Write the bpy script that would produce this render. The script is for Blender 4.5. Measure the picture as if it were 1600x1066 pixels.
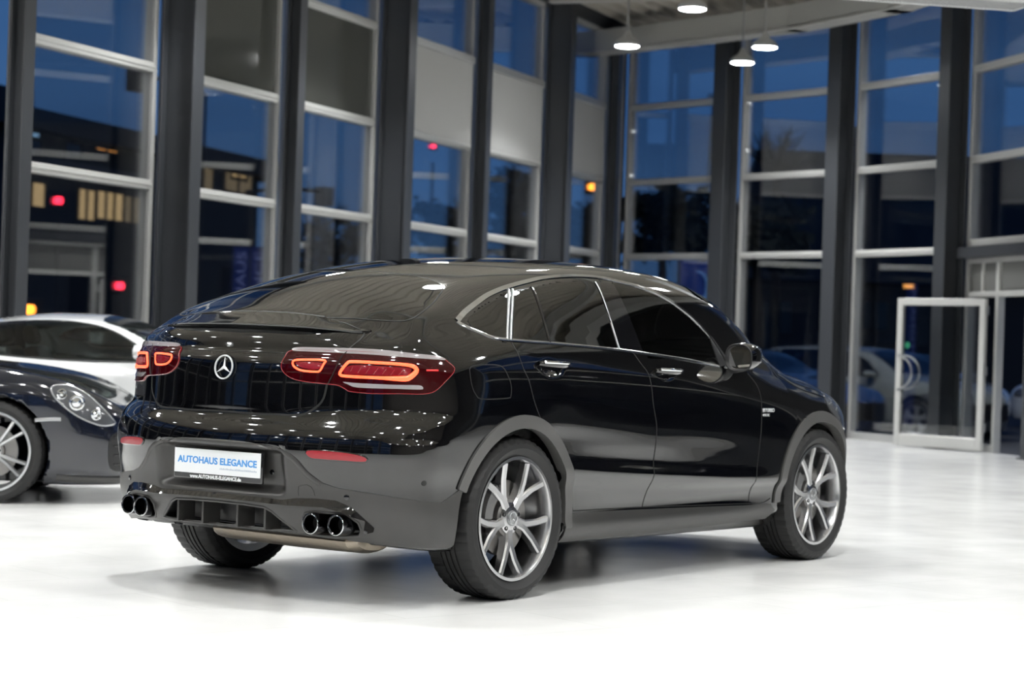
import bpy, bmesh, math, random
import numpy as np
from mathutils import Vector, Matrix
from mathutils.geometry import delaunay_2d_cdt
for _o in list(bpy.data.objects): bpy.data.objects.remove(_o)
S = bpy.context.scene
COL = S.collection
# ---------------------------------------------------------------- camera, sky, exposure
CAM = np.array([-7.73355, -6.51258, 1.15715]); YAW, PITCH, ROLL = .630457, .001, .0333425
_f = np.array([math.cos(YAW) * math.cos(PITCH), math.sin(YAW) * math.cos(PITCH), math.sin(PITCH)])
_r = np.array([math.sin(YAW), -math.cos(YAW), 0]); _u = np.cross(_r, _f)
_r, _u = math.cos(ROLL) * _r + math.sin(ROLL) * _u, -math.sin(ROLL) * _r + math.cos(ROLL) * _u
cd = bpy.data.cameras.new('camera'); cam = bpy.data.objects.new('camera', cd); COL.objects.link(cam)
cam.matrix_world = Matrix(((_r[0], _u[0], -_f[0], CAM[0]), (_r[1], _u[1], -_f[1], CAM[1]), (_r[2], _u[2], -_f[2], CAM[2]), (0, 0, 0, 1)))
cd.sensor_width = 36; cd.sensor_fit = 'HORIZONTAL'; cd.lens = 36 * 3.30579 / 1.6
cd.clip_start = .1; cd.clip_end = 400
cd.dof.use_dof = True; cd.dof.focus_distance = 9.3; cd.dof.aperture_fstop = 3.2
S.camera = cam
W = bpy.data.worlds.new('dusk_sky'); S.world = W; W.use_nodes = True
_n = W.node_tree.nodes; _l = W.node_tree.links; _n.clear()
_tc = _n.new('ShaderNodeTexCoord'); _sx = _n.new('ShaderNodeSeparateXYZ'); _cr = _n.new('ShaderNodeValToRGB')
_ns = _n.new('ShaderNodeTexNoise'); _ns.inputs['Scale'].default_value = 3.2; _ns.inputs['Detail'].default_value = 4
_mp = _n.new('ShaderNodeMapping'); _mp.inputs['Scale'].default_value = (1, 1, 5)
_mx = _n.new('ShaderNodeMix'); _mx.data_type = 'RGBA'; _mx.blend_type = 'MULTIPLY'; _mx.inputs[0].default_value = .55
_bg = _n.new('ShaderNodeBackground'); _wo = _n.new('ShaderNodeOutputWorld')
_cr.color_ramp.elements[0].position = 0; _cr.color_ramp.elements[0].color = (.072, .155, .31, 1)
_cr.color_ramp.elements[1].position = .45; _cr.color_ramp.elements[1].color = (.015, .048, .15, 1)
_e = _cr.color_ramp.elements.new(.10); _e.color = (.040, .110, .265, 1)
_rp = _n.new('ShaderNodeValToRGB'); _rp.color_ramp.elements[0].position = .35; _rp.color_ramp.elements[0].color = (.35, .4, .5, 1); _rp.color_ramp.elements[1].position = .62
_l.new(_tc.outputs['Generated'], _sx.inputs[0]); _l.new(_sx.outputs['Z'], _cr.inputs[0])
_l.new(_tc.outputs['Generated'], _mp.inputs[0]); _l.new(_mp.outputs[0], _ns.inputs['Vector']); _l.new(_ns.outputs['Fac'], _rp.inputs[0])
_l.new(_cr.outputs[0], _mx.inputs[6]); _l.new(_rp.outputs[0], _mx.inputs[7]); _l.new(_mx.outputs[2], _bg.inputs[0])
_l.new(_bg.outputs[0], _wo.inputs[0]); _bg.inputs[1].default_value = 1.0
S.view_settings.view_transform = 'Standard'; S.view_settings.look = 'None'; S.view_settings.gamma = 1
S.view_settings.use_curve_mapping = False; S.view_settings.exposure = 0.0
S.cycles.caustics_reflective = False; S.cycles.caustics_refractive = False
S.cycles.max_bounces = 9; S.cycles.glossy_bounces = 5; S.cycles.diffuse_bounces = 4; S.cycles.transmission_bounces = 8; S.cycles.transparent_max_bounces = 16
S.cycles.sample_clamp_indirect = 6.0; S.cycles.use_denoising = True
LAMP_POWER = 70.0
BULB_WATTS = 490.0
# ---------------------------------------------------------------- shaped car bodies (a solid described by three views)
def pchip(xs, ys, q):
    xs = np.asarray(xs, float); ys = np.asarray(ys, float)
    h = np.diff(xs); d = np.diff(ys, axis=0) / h.reshape(-1, *([1] * (ys.ndim - 1)))
    m = np.zeros_like(ys); m[0] = d[0]; m[-1] = d[-1]
    for i in range(1, len(xs) - 1):
        w1 = 2 * h[i] + h[i - 1]; w2 = h[i] + 2 * h[i - 1]
        same = (d[i - 1] * d[i]) > 0
        with np.errstate(divide='ignore', invalid='ignore'):
            v = (w1 + w2) / (w1 / d[i - 1] + w2 / d[i])
        m[i] = np.where(same, v, 0)
    q = np.clip(q, xs[0], xs[-1])
    k = np.clip(np.searchsorted(xs, q) - 1, 0, len(xs) - 2)
    t = (q - xs[k]) / h[k]
    sh = (-1,) + (1,) * (ys.ndim - 1)
    t = t.reshape(sh); hk = h[k].reshape(sh)
    return ((2*t**3 - 3*t**2 + 1) * ys[k] + (t**3 - 2*t**2 + t) * hk * m[k]
            + (-2*t**3 + 3*t**2) * ys[k + 1] + (t**3 - t**2) * hk * m[k + 1])

def gauss1(a, sig, axis=0):
    if sig <= 0: return a
    n = max(1, int(3 * sig + .5)); k = np.exp(-.5 * (np.arange(-n, n + 1) / sig) ** 2); k /= k.sum()
    a = np.moveaxis(a, axis, 0)
    p = np.concatenate([2*a[:1] - a[n:0:-1], a, 2*a[-1:] - a[-2:-n - 2:-1]], 0)
    out = sum(k[i] * p[i:i + len(a)] for i in range(2 * n + 1))
    return np.moveaxis(out, 0, axis)

class Tab1:
    def __init__(s, xs, ys, sig=0, step=.005, lo=-2.0, hi=5.0):
        s.lo, s.step = lo, step; q = np.arange(lo, hi + step / 2, step)
        s.q = q; s.v = gauss1(pchip(xs, ys, q), sig / step)
    def __call__(s, x):
        u = np.clip((x - s.lo) / s.step, 1, len(s.v) - 3.001); i = u.astype(int); t = u - i; v = s.v
        a, b, c, d = v[i - 1], v[i], v[i + 1], v[i + 2]
        return b + .5 * t * (c - a + t * (2*a - 5*b + 4*c - d + t * (3 * (b - c) + d - a)))

class Tab2:
    def __init__(s, xs, zs, tab, sx, sz, dx=.02, dz=.008, x0=-1.4, x1=4.2, z0=.05, z1=1.8):
        s.x0, s.z0, s.dx, s.dz = x0, z0, dx, dz
        qx = np.arange(x0, x1, dx); qz = np.arange(z0, z1, dz)
        a = pchip(zs, np.asarray(tab, float).T, qz)           # z, xs
        a = pchip(xs, a.T, qx)                                # x, z
        s.v = gauss1(gauss1(a, sx / dx, 0), sz / dz, 1)
    def __call__(s, x, z):
        u = np.clip((x - s.x0) / s.dx, 1, s.v.shape[0] - 3.001); w = np.clip((z - s.z0) / s.dz, 1, s.v.shape[1] - 3.001)
        i = u.astype(int); j = w.astype(int); t = u - i; q = w - j; n = s.v.shape[1]; f = s.v.ravel(); base = i * n + j
        def cw(t): return (-.5*t + t*t - .5*t**3, 1 - 2.5*t*t + 1.5*t**3, .5*t + 2*t*t - 1.5*t**3, -.5*t*t + .5*t**3)
        a, b = cw(t), cw(q); out = 0
        for p in range(4):
            r = 0
            for o in range(4): r = r + b[o] * f[base + (p - 1) * n + (o - 1)]
            out = out + a[p] * r
        return out

def smax(a, b, k):
    h = np.maximum(k - np.abs(a - b), 0) / k
    return np.maximum(a, b) + h * h * h * k / 6
def sstep(a, b, x):
    t = np.clip((x - a) / (b - a), 0, 1); return t * t * t * (t * (6*t - 15) + 10)
def gradient(fn, P, e=.004):
    g = np.empty_like(P)
    for i in range(3):
        d = np.zeros(3); d[i] = e
        g[:, i] = fn(P + d) - fn(P - d)
    return g / (2 * e)
def unit(v): return v / np.maximum(np.linalg.norm(v, axis=-1, keepdims=True), 1e-9)
def cast(fn, O, D, t0=0., t1=4., n=240):
    """first hit of rays O + t D with the solid fn <= 0"""
    O = np.atleast_2d(np.asarray(O, float)); D = np.broadcast_to(np.asarray(D, float), O.shape)
    ts = np.linspace(t0, t1, n); lo = np.full(len(O), t0); hi = np.full(len(O), np.nan); live = np.ones(len(O), bool)
    prev = lo.copy()
    for t in ts:
        k = np.where(live)[0]
        if not len(k): break
        inside = fn(O[k] + t * D[k]) <= 0
        kk = k[inside]; hi[kk] = t; lo[kk] = prev[kk]; live[kk] = False; prev[k] = t
    for _ in range(26):
        m = (lo + hi) / 2; ins = fn(O + np.nan_to_num(m)[:, None] * D) <= 0
        hi = np.where(ins, m, hi); lo = np.where(ins, lo, m)
    return O + hi[:, None] * D

def surface_net(fn, lo, hi, step):
    """quad mesh of fn = 0, every vertex drawn onto the surface"""
    ax = [np.arange(lo[i], hi[i] + step, step) for i in range(3)]
    X, Y, Z = np.meshgrid(*ax, indexing='ij')
    V = np.empty(X.shape)
    for i in range(0, X.shape[0], 24):
        s = slice(i, i + 24); V[s] = fn(np.stack([X[s].ravel(), Y[s].ravel(), Z[s].ravel()], -1)).reshape(X[s].shape)
    S = V < 0
    c = [S[a:S.shape[0]-1+a, b:S.shape[1]-1+b, d:S.shape[2]-1+d] for a in (0, 1) for b in (0, 1) for d in (0, 1)]
    cnt = sum(q.astype(int) for q in c); act = (cnt > 0) & (cnt < 8)
    idx = -np.ones(act.shape, int); ijk = np.argwhere(act); idx[act] = np.arange(len(ijk))
    acc = np.zeros((len(ijk), 3)); num = np.zeros(len(ijk))
    offs = [(a, b, d) for a in (0, 1) for b in (0, 1) for d in (0, 1)]
    for p in range(8):
        for q in range(p + 1, 8):
            df = [offs[q][i] - offs[p][i] for i in range(3)]
            if sum(map(abs, df)) != 1: continue
            A = ijk + offs[p]; B = ijk + offs[q]
            va = V[tuple(A.T)]; vb = V[tuple(B.T)]; m = (va < 0) != (vb < 0)
            t = np.where(m, va / np.where(m, va - vb, 1), 0)
            acc += np.where(m[:, None], A + t[:, None] * (B - A), 0); num += m
    P = acc / num[:, None] * step + np.array([ax[i][0] for i in range(3)])
    for _ in range(4):
        g = gradient(fn, P, .002); n2 = np.maximum((g * g).sum(1), .05)
        d = -(fn(P) / n2)[:, None] * g
        L = np.linalg.norm(d, axis=1, keepdims=True); P = P + d * np.minimum(1, .6 * step / np.maximum(L, 1e-9)) * .9
    F = []
    for a in range(3):
        b, d = (a + 1) % 3, (a + 2) % 3
        sl0 = [slice(1, -1)] * 3; sl1 = [slice(1, -1)] * 3
        sl0[a] = slice(0, -1); sl1[a] = slice(1, None)
        s0, s1 = S[tuple(sl0)], S[tuple(sl1)]
        for flip, m in ((False, s0 & ~s1), (True, ~s0 & s1)):
            e = np.argwhere(m)
            if not len(e): continue
            e = e + [0 if i == a else 1 for i in range(3)]
            def cell(db, dd):
                q = e.copy(); q[:, b] -= db; q[:, d] -= dd; return idx[tuple(q.T)]
            f = np.stack([cell(1, 1), cell(0, 1), cell(0, 0), cell(1, 0)], -1)
            F.append(f[:, ::-1] if flip else f)
    return P, np.concatenate(F)

# ---- the black coupe SUV: x forward from the rear axle, y to its left, z up
SIDE_Z = [.10, .22, .27, .30, .37, .45, .54, .60, .68, .76, .85, .95, 1.02, 1.08, 1.14, 1.25, 1.38, 1.48, 1.56, 1.70]
SIDE_X = [-1.2, -.75, -.55, -.3, 0, .4, 1.0, 1.6, 2.2, 2.6, 2.9, 3.3, 3.8]
SIDE_Y = [
 [.78, .82, .85, .87, .89, .90, .92, .925, .925, .925, .915, .885, .85, .80, .74, .64, .54, .46, .40, .30],
 [.80, .86, .89, .905, .915, .92, .935, .94, .945, .942, .930, .900, .860, .81, .75, .655, .56, .48, .42, .30],
 [.80, .87, .90, .91, .92, .925, .94, .945, .95, .947, .940, .917, .880, .832, .775, .68, .585, .51, .45, .33],
 [.78, .86, .90, .91, .925, .93, .940, .946, .952, .954, .950, .938, .912, .872, .82, .725, .625, .55, .49, .37],
 [.74, .84, .89, .905, .92, .93, .942, .946, .952, .954, .952, .942, .922, .893, .85, .765, .67, .595, .53, .41],
 [.70, .83, .885, .90, .898, .905, .934, .930, .931, .938, .938, .930, .914, .889, .853, .785, .70, .63, .56, .45],
 [.70, .83, .885, .90, .888, .902, .937, .924, .931, .934, .931, .923, .908, .881, .846, .788, .715, .655, .59, .48],
 [.70, .83, .885, .90, .888, .902, .937, .926, .927, .930, .927, .920, .904, .876, .840, .785, .715, .655, .59, .48],
 [.72, .84, .885, .90, .898, .908, .937, .934, .932, .931, .928, .918, .896, .862, .820, .765, .695, .635, .57, .46],
 [.74, .85, .89, .905, .915, .925, .940, .942, .943, .942, .936, .917, .877, .826, .77, .70, .63, .57, .51, .40],
 [.74, .85, .89, .905, .92, .93, .942, .944, .945, .944, .934, .907, .853, .788, .72, .64, .57, .51, .45, .35],
 [.70, .80, .85, .88, .90, .91, .92, .925, .925, .92, .905, .86, .79, .71, .64, .56, .49, .43, .37, .27],
 [.60, .68, .73, .76, .79, .80, .81, .81, .81, .80, .77, .71, .64, .56, .49, .41, .34, .28, .22, .12]]
suv_side = Tab2(SIDE_X, SIDE_Z, SIDE_Y, .05, .010)
suv_top = Tab1([-1.3, -1.0, -.90, -.860, -.765, -.6, -.4, -.2, 0, .3, .6, 1.0, 1.35, 1.7, 2.0, 2.2, 2.45, 2.7, 2.85, 3.1, 3.4, 3.6, 3.9],
               [.90, 1.09, 1.165, 1.195, 1.250, 1.316, 1.393, 1.457, 1.503, 1.549, 1.576, 1.595, 1.599, 1.588, 1.553, 1.49, 1.34, 1.18, 1.11, 1.07, 1.0, .93, .78], .012)
_t = suv_top.v.copy(); _s = gauss1(_t, .06 / .005); _w = sstep(-.75, -.5, suv_top.q); suv_top.v = _t * (1 - _w) + _s * _w
suv_cam = Tab1([-1.3, -.75, -.3, .3, 1.3, 2.0, 2.6, 3.0, 3.9], [.10, .10, .22, .20, .17, .16, .14, .14, .25], .10)
suv_rear = Tab1([.0, .20, .28, .33, .42, .52, .60, .665, .72, .765, .795, .815, .84, .90, 1.0, 1.06, 1.085, 1.12, 1.16, 1.185, 1.21, 1.3, 1.6],
                [-.70, -.82, -.905, -.93, -.965, -.975, -.990, -.999, -.993, -.980, -.960, -.955, -.956, -.953, -.946, -.936, -.917, -.909, -.899, -.884, -.85, -.70, -.50], .007)
suv_front = Tab1([.0, .2, .35, .6, .8, 1.0, 1.6], [3.45, 3.62, 3.70, 3.74, 3.72, 3.60, 3.2], .02)
suv_bottom = Tab1([-1.3, -.95, -.7, -.4, .2, 2.6, 3.2, 3.9], [.34, .315, .265, .235, .22, .20, .21, .25], .05)
def suv(P, arches=True, cut=True):
    x, y, z = P[:, 0], np.abs(P[:, 1]), P[:, 2]
    zs = z + .055 * (np.clip(x, -.25, 2.6) - 1.0) * sstep(.37, .5, z)
    a = y - suv_side(x, zs)
    bow = .17 * y * y + .20 * y ** 4
    rear = suv_rear(z) + bow * (1 + .25 * sstep(.78, .86, z))
    rec = sstep(.400, .320, y) * sstep(.455, .51, z) * sstep(.680, .648, z)            # number plate recess
    dif = sstep(.445, .415, y + 1.75 * np.maximum(z - .33, 0)) * sstep(.432, .415, z) * sstep(.300, .312, z)
    exh = sstep(.705, .68, y) * sstep(.435, .46, y) * sstep(.425, .405, z)
    rear = rear + .055 * rec + ((.11 * dif + .075 * exh) if cut else 0)
    b = rear - x
    fr = x - (suv_front(z) - .28 * y * y - .35 * y ** 4)
    xt = x - .20 * y * y * sstep(-.35, -.7, x)
    d = (z - (suv_top(xt) - suv_cam(x) * y * y - .026 * sstep(.48, .66, y) * sstep(-.50, -.68, x))) * .8
    e = suv_bottom(x) - z
    k = .20 - .08 * sstep(.74, .70, z) - .06 * sstep(1.05, 1.15, z)
    v = smax(a, b, k)
    v = smax(v, fr, .25)
    v = smax(v, d, .035 + .11 * sstep(-.55, .1, x))
    v = smax(v, e, .03)
    if arches:
        for hx, hz in ((.245, 1.052), (1.272, 1.030)):               # hollows behind the door handles
            v = smax(v, .03 - .03 * np.sqrt(((x - hx) / .098) ** 2 + ((y - .945) / .046) ** 2 + ((z - hz) / .043) ** 2) , .012)
        for cx, r in ((0., .417), (2.873, .414)):
            r = r + .016 * sstep(-.15, -.35, x) * sstep(.60, .50, z)
            w = np.minimum(r - np.hypot(x - cx, z - .362), y - .58)
            v = np.maximum(v, w)
    return v
# outlines on the coupe body, in metres on the car
TR = {
 'dlo_up': [[-0.3,1.254],[-0.276,1.266],[-0.208,1.295],[-0.089,1.337],[0.027,1.375],[0.152,1.407],[0.258,1.429],[0.384,1.451],[0.54,1.475],[0.69,1.49],[0.886,1.502],[1.086,1.503],[1.213,1.492],[1.385,1.475],[1.53,1.45],[1.646,1.411],[1.75,1.361],[1.832,1.308],[1.898,1.247],[1.945,1.174],[1.988,1.087]],
 'dlo_low': [[1.878,1.071],[1.695,1.088],[1.47,1.107],[1.127,1.129],[0.916,1.141],[0.528,1.156],[0.341,1.162],[0.007,1.17],[-0.123,1.178],[-0.199,1.2],[-0.254,1.218],[-0.291,1.234],[-0.304,1.245]],
 'glass_quarter': [[-0.226,1.256],[-0.166,1.282],[-0.051,1.322],[0.077,1.358],[0.19,1.384],[-0.032,1.175],[-0.111,1.183],[-0.19,1.21],[-0.237,1.227]],
 'glass_rear': [[0.23,1.391],[0.397,1.42],[0.635,1.456],[0.831,1.47],[0.982,1.473],[0.918,1.147],[0.344,1.166],[0.011,1.174]],
 'glass_front': [[1.147,1.469],[1.362,1.46],[1.508,1.432],[1.624,1.39],[1.73,1.341],[1.81,1.284],[1.89,1.237],[1.894,1.18],[1.883,1.075],[1.698,1.092],[1.473,1.11],[1.131,1.134]],
 'b_pillar': [[0.978,1.473],[1.145,1.469],[1.134,1.132],[0.916,1.144]],
 'div': [[0.407,1.425],[0.307,1.164]],
 'chr_div': [[0.229,1.408],[-0.026,1.169]],
 'rear_glass': [[-0.191,0.089],[-0.163,-0.028],[-0.132,-0.16],[-0.115,-0.285],[-0.096,-0.401],[-0.101,-0.478],[-0.127,-0.548],[-0.165,-0.59],[-0.246,-0.631],[-0.349,-0.673],[-0.466,-0.703],[-0.544,-0.691],[-0.597,-0.588],[-0.679,-0.479],[-0.732,-0.332],[-0.742,-0.138]],
 'wedge_gap': [[-0.724,-0.368,1.241],[-0.723,-0.445,1.229],[-0.719,-0.544,1.204],[-0.709,-0.595,1.183]],
 'gate_gap_up': [[-0.7,-0.602,1.184],[-0.768,-0.611,1.144],[-0.809,-0.586,1.104]],
 'gate_gap': [[-0.87,-0.53,0.956],[-0.88,-0.516,0.884],[-0.899,-0.469,0.838],[-0.917,-0.413,0.816],[-0.935,-0.311,0.815],[-0.948,-0.196,0.813],[-0.955,-0.022,0.815]],
 'lamp': [[-0.26,1.093],[-0.289,1.064],[-0.304,1.028],[-0.291,0.998],[-0.249,0.972],[-0.186,0.961],[-0.112,0.956],[-0.05,0.952],[-0.017,0.937],[0.006,0.927],[0.105,0.922],[0.231,0.925],[0.312,0.926],[0.361,0.938],[0.403,0.978],[0.444,1.033],[0.416,1.063],[0.382,1.081],[0.279,1.089],[0.109,1.097],[-0.08,1.099]],
 'lamp_ledge': [[-0.258,1.092],[-0.243,1.107],[-0.126,1.11],[0.108,1.11],[0.295,1.096],[0.377,1.087],[0.407,1.072],[0.383,1.073],[0.295,1.076],[0.109,1.085],[-0.08,1.089],[-0.193,1.09]],
 'led_in': [[-0.908,-0.366,1.038],[-0.904,-0.373,1.051],[-0.889,-0.429,1.055],[-0.865,-0.51,1.055],[-0.869,-0.508,1.04],[-0.878,-0.496,1.011],[-0.884,-0.478,1.006],[-0.902,-0.413,1.009],[-0.908,-0.377,1.023]],
 'led_out': [[-0.846,-0.581,0.999],[-0.841,-0.587,1.019],[-0.827,-0.606,1.048],[-0.818,-0.622,1.054],[-0.759,-0.722,1.053],[-0.676,-0.817,1.047],[-0.654,-0.838,1.036],[-0.653,-0.842,1.021],[-0.675,-0.829,0.998],[-0.697,-0.809,0.989],[-0.782,-0.701,0.99],[-0.836,-0.604,0.992]],
 'led_small': [[-0.615,-0.867,1.027],[-0.566,-0.891,1.028]],
 'lamp_white': [[-0.029,0.967],[0.038,0.964],[0.202,0.962],[0.295,0.963],[0.314,0.953],[0.306,0.945],[0.203,0.945],[0.038,0.945],[-0.006,0.957]],
 'lamp_split': [[-0.811,-0.587,1.096],[-0.819,-0.578,1.085],[-0.859,-0.551,0.995],[-0.868,-0.535,0.956]],
 'lamp_slats': [[-0.825,-0.622,1.012],[-0.818,-0.63,1.034],[-0.81,-0.652,1.008],[-0.801,-0.662,1.034],[-0.793,-0.681,1.006],[-0.782,-0.693,1.033],[-0.775,-0.709,1.004],[-0.763,-0.723,1.031],[-0.755,-0.739,1.003],[-0.742,-0.752,1.029],[-0.733,-0.767,1.001],[-0.719,-0.779,1.028],[-0.712,-0.792,1.002],[-0.695,-0.805,1.026]],
 'lamp_inner_in': [[-0.238,1.037],[-0.232,1.043],[-0.122,1.045],[-0.14,1.016],[-0.208,1.02]],
 'lamp_inner_out': [[-0.025,1.003],[0.002,1.038],[0.123,1.039],[0.248,1.035],[0.26,1.023],[0.233,1.002],[0.091,1.001]],
 'reflector': [[-0.17,0.668],[-0.079,0.671],[0.009,0.666],[0.071,0.656],[0.091,0.642],[0.071,0.634],[-0.015,0.636],[-0.109,0.638],[-0.157,0.643]],
 'apron': [[-0.997,-0.022,0.692],[-0.995,-0.108,0.692],[-0.988,-0.238,0.686],[-0.976,-0.336,0.676],[-0.968,-0.389,0.662],[-0.956,-0.438,0.633],[-0.935,-0.487,0.579],[-0.909,-0.546,0.536],[-0.882,-0.614,0.515],[-0.829,-0.723,0.502],[-0.743,-0.85,0.483],[-0.545,-0.922,0.46],[-0.478,-0.926,0.502]],
 'apron_low': [[-0.433,-0.927,0.511],[-0.452,-0.924,0.386],[-0.485,-0.913,0.312],[-0.529,-0.901,0.275],[-0.583,-0.897,0.276],[-0.717,-0.813,0.301],[-0.777,-0.727,0.313],[-0.756,-0.589,0.296],[-0.809,-0.32,0.308],[-0.826,0.078,0.308]],
 'blade': [[-0.969,0.008,0.46],[-0.961,-0.216,0.455],[-0.942,-0.366,0.451],[-0.931,-0.432,0.463],[-0.883,-0.6,0.464],[-0.852,-0.668,0.439],[-0.822,-0.711,0.398],[-0.787,-0.743,0.356],[-0.781,-0.741,0.339],[-0.747,-0.65,0.328],[-0.785,-0.614,0.38],[-0.822,-0.549,0.409],[-0.941,-0.365,0.432],[-0.959,-0.215,0.436],[-0.968,0.008,0.441]],
 'slot': [[-0.921,-0.431,0.399],[-0.871,-0.449,0.404],[-0.801,-0.58,0.387],[-0.774,-0.61,0.352],[-0.761,-0.601,0.314],[-0.767,-0.555,0.295],[-0.832,-0.448,0.3],[-0.792,-0.343,0.317]],
 'diff_open': [[-0.849,0.122,0.404],[-0.851,0.017,0.403],[-0.847,-0.142,0.4],[-0.836,-0.212,0.383],[-0.818,-0.257,0.352],[-0.817,-0.317,0.308],[-0.832,-0.102,0.308],[-0.819,0.146,0.309]],
 'fins': [[-0.914,0.294,0.41],[-0.785,0.419,0.328],[-0.842,0.212,0.401],[-0.808,0.242,0.327],[-0.849,-0.002,0.398],[-0.818,0.022,0.326],[-0.845,-0.17,0.399],[-0.816,-0.146,0.329]],
 'tips': [[-0.864,-0.446,0.345],[-0.797,-0.524,0.338]],
 'sensors': [[-0.915,-0.263,0.561],[-0.84,-0.697,0.47],[-0.627,-0.928,0.565],[-0.908,0.331,0.564]],
 'towflap': [[-0.929,-0.444,0.472],[-0.933,-0.443,0.509],[-0.93,-0.46,0.519],[-0.922,-0.494,0.521],[-0.914,-0.513,0.5],[-0.91,-0.52,0.476]],
 'fuel': [[-0.373,1.049],[-0.285,1.058],[-0.163,1.054],[-0.125,1.017],[-0.102,0.964],[-0.11,0.92],[-0.135,0.911],[-0.319,0.908],[-0.364,0.928],[-0.387,0.969],[-0.389,1.02]],
 'gap_rd': [[-0.014,-0.875,1.161],[-0.003,-0.909,1.104],[0.007,-0.933,1.041],[0.036,-0.943,0.993],[0.07,-0.951,0.904],[0.131,-0.95,0.816]],
 'gap_rd_low': [[0.38,-0.931,0.679],[0.405,-0.933,0.589],[0.477,-0.898,0.41],[0.498,-0.896,0.382],[0.531,-0.895,0.377],[1.096,-0.889,0.368],[2.132,-0.898,0.344],[2.298,-0.901,0.344],[2.368,-0.905,0.363]],
 'gap_mid': [[1.037,-0.847,1.136],[1.067,-0.879,1.078],[1.103,-0.903,1.026],[1.117,-0.928,0.885],[1.15,-0.933,0.75],[1.135,-0.936,0.527],[1.111,-0.888,0.37]],
 'gap_fr': [[2.179,-0.848,1.036],[2.222,-0.889,0.965],[2.212,-0.923,0.847],[2.194,-0.931,0.686],[2.157,-0.937,0.486],[2.15,-0.897,0.35]],
 'hood_gap': [[2.198,-0.837,1.049],[2.193,-0.857,1.022],[2.201,-0.885,0.975]],
 'handles': [[0.249,-0.917,1.061],[1.292,-0.893,1.037]],
 'mirror': [[1.951,-0.846,1.064],[2.109,-0.773,1.183],[2.128,-0.803,1.116],[2.368,-0.752,1.16],[2.4,-0.767,1.119]],
 'badge': [[2.301,-0.924,0.836]],
 'sailpanel': [[1.905,1.239],[1.933,1.224],[2.015,1.115],[1.995,1.081],[1.892,1.071],[1.901,1.18]],
 'arch_r_pts': [[-0.48,-0.927,0.519],[-0.367,-0.948,0.695],[-0.039,-0.954,0.832],[0.285,-0.935,0.71],[0.467,-0.903,0.465]],
 'arch_f_pts': [[2.4,-0.907,0.368],[2.479,-0.94,0.636],[2.782,-0.929,0.801],[3.093,-0.931,0.696]],
}
FINS = (.263, .105, -.105, -.263)
# ---------------------------------------------------------------- materials
M = {}
def mat(name, col, rough=.5, metal=0., spec=.5, coat=0., emit=None, power=0., trans=0., bump=None, alpha=None, ior=None):
    m = bpy.data.materials.new(name); m.use_nodes = True; nt = m.node_tree; b = nt.nodes['Principled BSDF']
    b.inputs['Base Color'].default_value = (*col, 1); b.inputs['Roughness'].default_value = rough; b.inputs['Metallic'].default_value = metal
    b.inputs['Specular IOR Level'].default_value = spec; b.inputs['Coat Weight'].default_value = coat; b.inputs['Coat Roughness'].default_value = .02
    if ior: b.inputs['IOR'].default_value = ior
    if emit: b.inputs['Emission Color'].default_value = (*emit, 1); b.inputs['Emission Strength'].default_value = power
    if bump:
        t = nt.nodes.new('ShaderNodeTexNoise'); t.inputs['Scale'].default_value = bump[0]; t.inputs['Detail'].default_value = 3
        g = nt.nodes.new('ShaderNodeTexCoord'); nt.links.new(g.outputs['Object'], t.inputs['Vector'])
        bp = nt.nodes.new('ShaderNodeBump'); bp.inputs['Strength'].default_value = bump[1]; bp.inputs['Distance'].default_value = bump[2]
        nt.links.new(t.outputs['Fac'], bp.inputs['Height']); nt.links.new(bp.outputs[0], b.inputs['Normal'])
    M[name] = m; return m
def glassmat(name, tint, rough=.0, refl=1.0, ior=1.52):
    """thin pane: fresnel reflection over tinted see-through"""
    m = bpy.data.materials.new(name); m.use_nodes = True; nt = m.node_tree; nt.nodes.clear()
    o = nt.nodes.new('ShaderNodeOutputMaterial'); mx = nt.nodes.new('ShaderNodeMixShader'); t = nt.nodes.new('ShaderNodeBsdfTransparent')
    g = nt.nodes.new('ShaderNodeBsdfGlossy'); fr = nt.nodes.new('ShaderNodeFresnel'); mu = nt.nodes.new('ShaderNodeMath'); mu.operation = 'MULTIPLY'; mu.use_clamp = True
    t.inputs[0].default_value = (*tint, 1); g.inputs['Roughness'].default_value = rough; g.inputs[0].default_value = (1, 1, 1, 1); fr.inputs[0].default_value = ior; mu.inputs[1].default_value = refl
    nt.links.new(fr.outputs[0], mu.inputs[0]); nt.links.new(mu.outputs[0], mx.inputs[0]); nt.links.new(t.outputs[0], mx.inputs[1]); nt.links.new(g.outputs[0], mx.inputs[2]); nt.links.new(mx.outputs[0], o.inputs[0])
    M[name] = m; return m
mat('black_paint', (.0022, .0022, .0026), .06, coat=1.0, spec=.5)
mat('white_paint', (.82, .83, .84), .18, coat=1.0)
mat('navy_paint', (.006, .008, .016), .10, coat=1.0)
mat('grey_paint', (.26, .28, .27), .2, coat=1.0, metal=.3)
mat('silver_paint', (.55, .60, .66), .25, coat=1.0, metal=.3)
mat('blue_paint', (.02, .04, .11), .2, coat=1.0)
mat('cladding', (.032, .031, .030), .36, spec=.6, bump=(900, .06, .001))
mat('flare_grey', (.075, .074, .072), .34, spec=.6, bump=(900, .06, .001))
mat('black_plastic', (.010, .010, .011), .45)
mat('gloss_black', (.003, .003, .004), .05, coat=1.0)
mat('seam', (.0015, .0015, .0015), .6)
mat('chrome', (.78, .80, .82), .07, metal=1)
mat('dark_chrome', (.055, .055, .06), .14, metal=1)
mat('satin_alu', (.42, .43, .44), .28, metal=1)
mat('rim_metal', (.60, .60, .61), .24, metal=1)
mat('rim_dark', (.16, .16, .165), .38, metal=.7)
mat('rubber', (.018, .018, .0185), .58, spec=.4, bump=(300, .1, .001))
mat('disc_steel', (.30, .29, .28), .35, metal=1)
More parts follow.
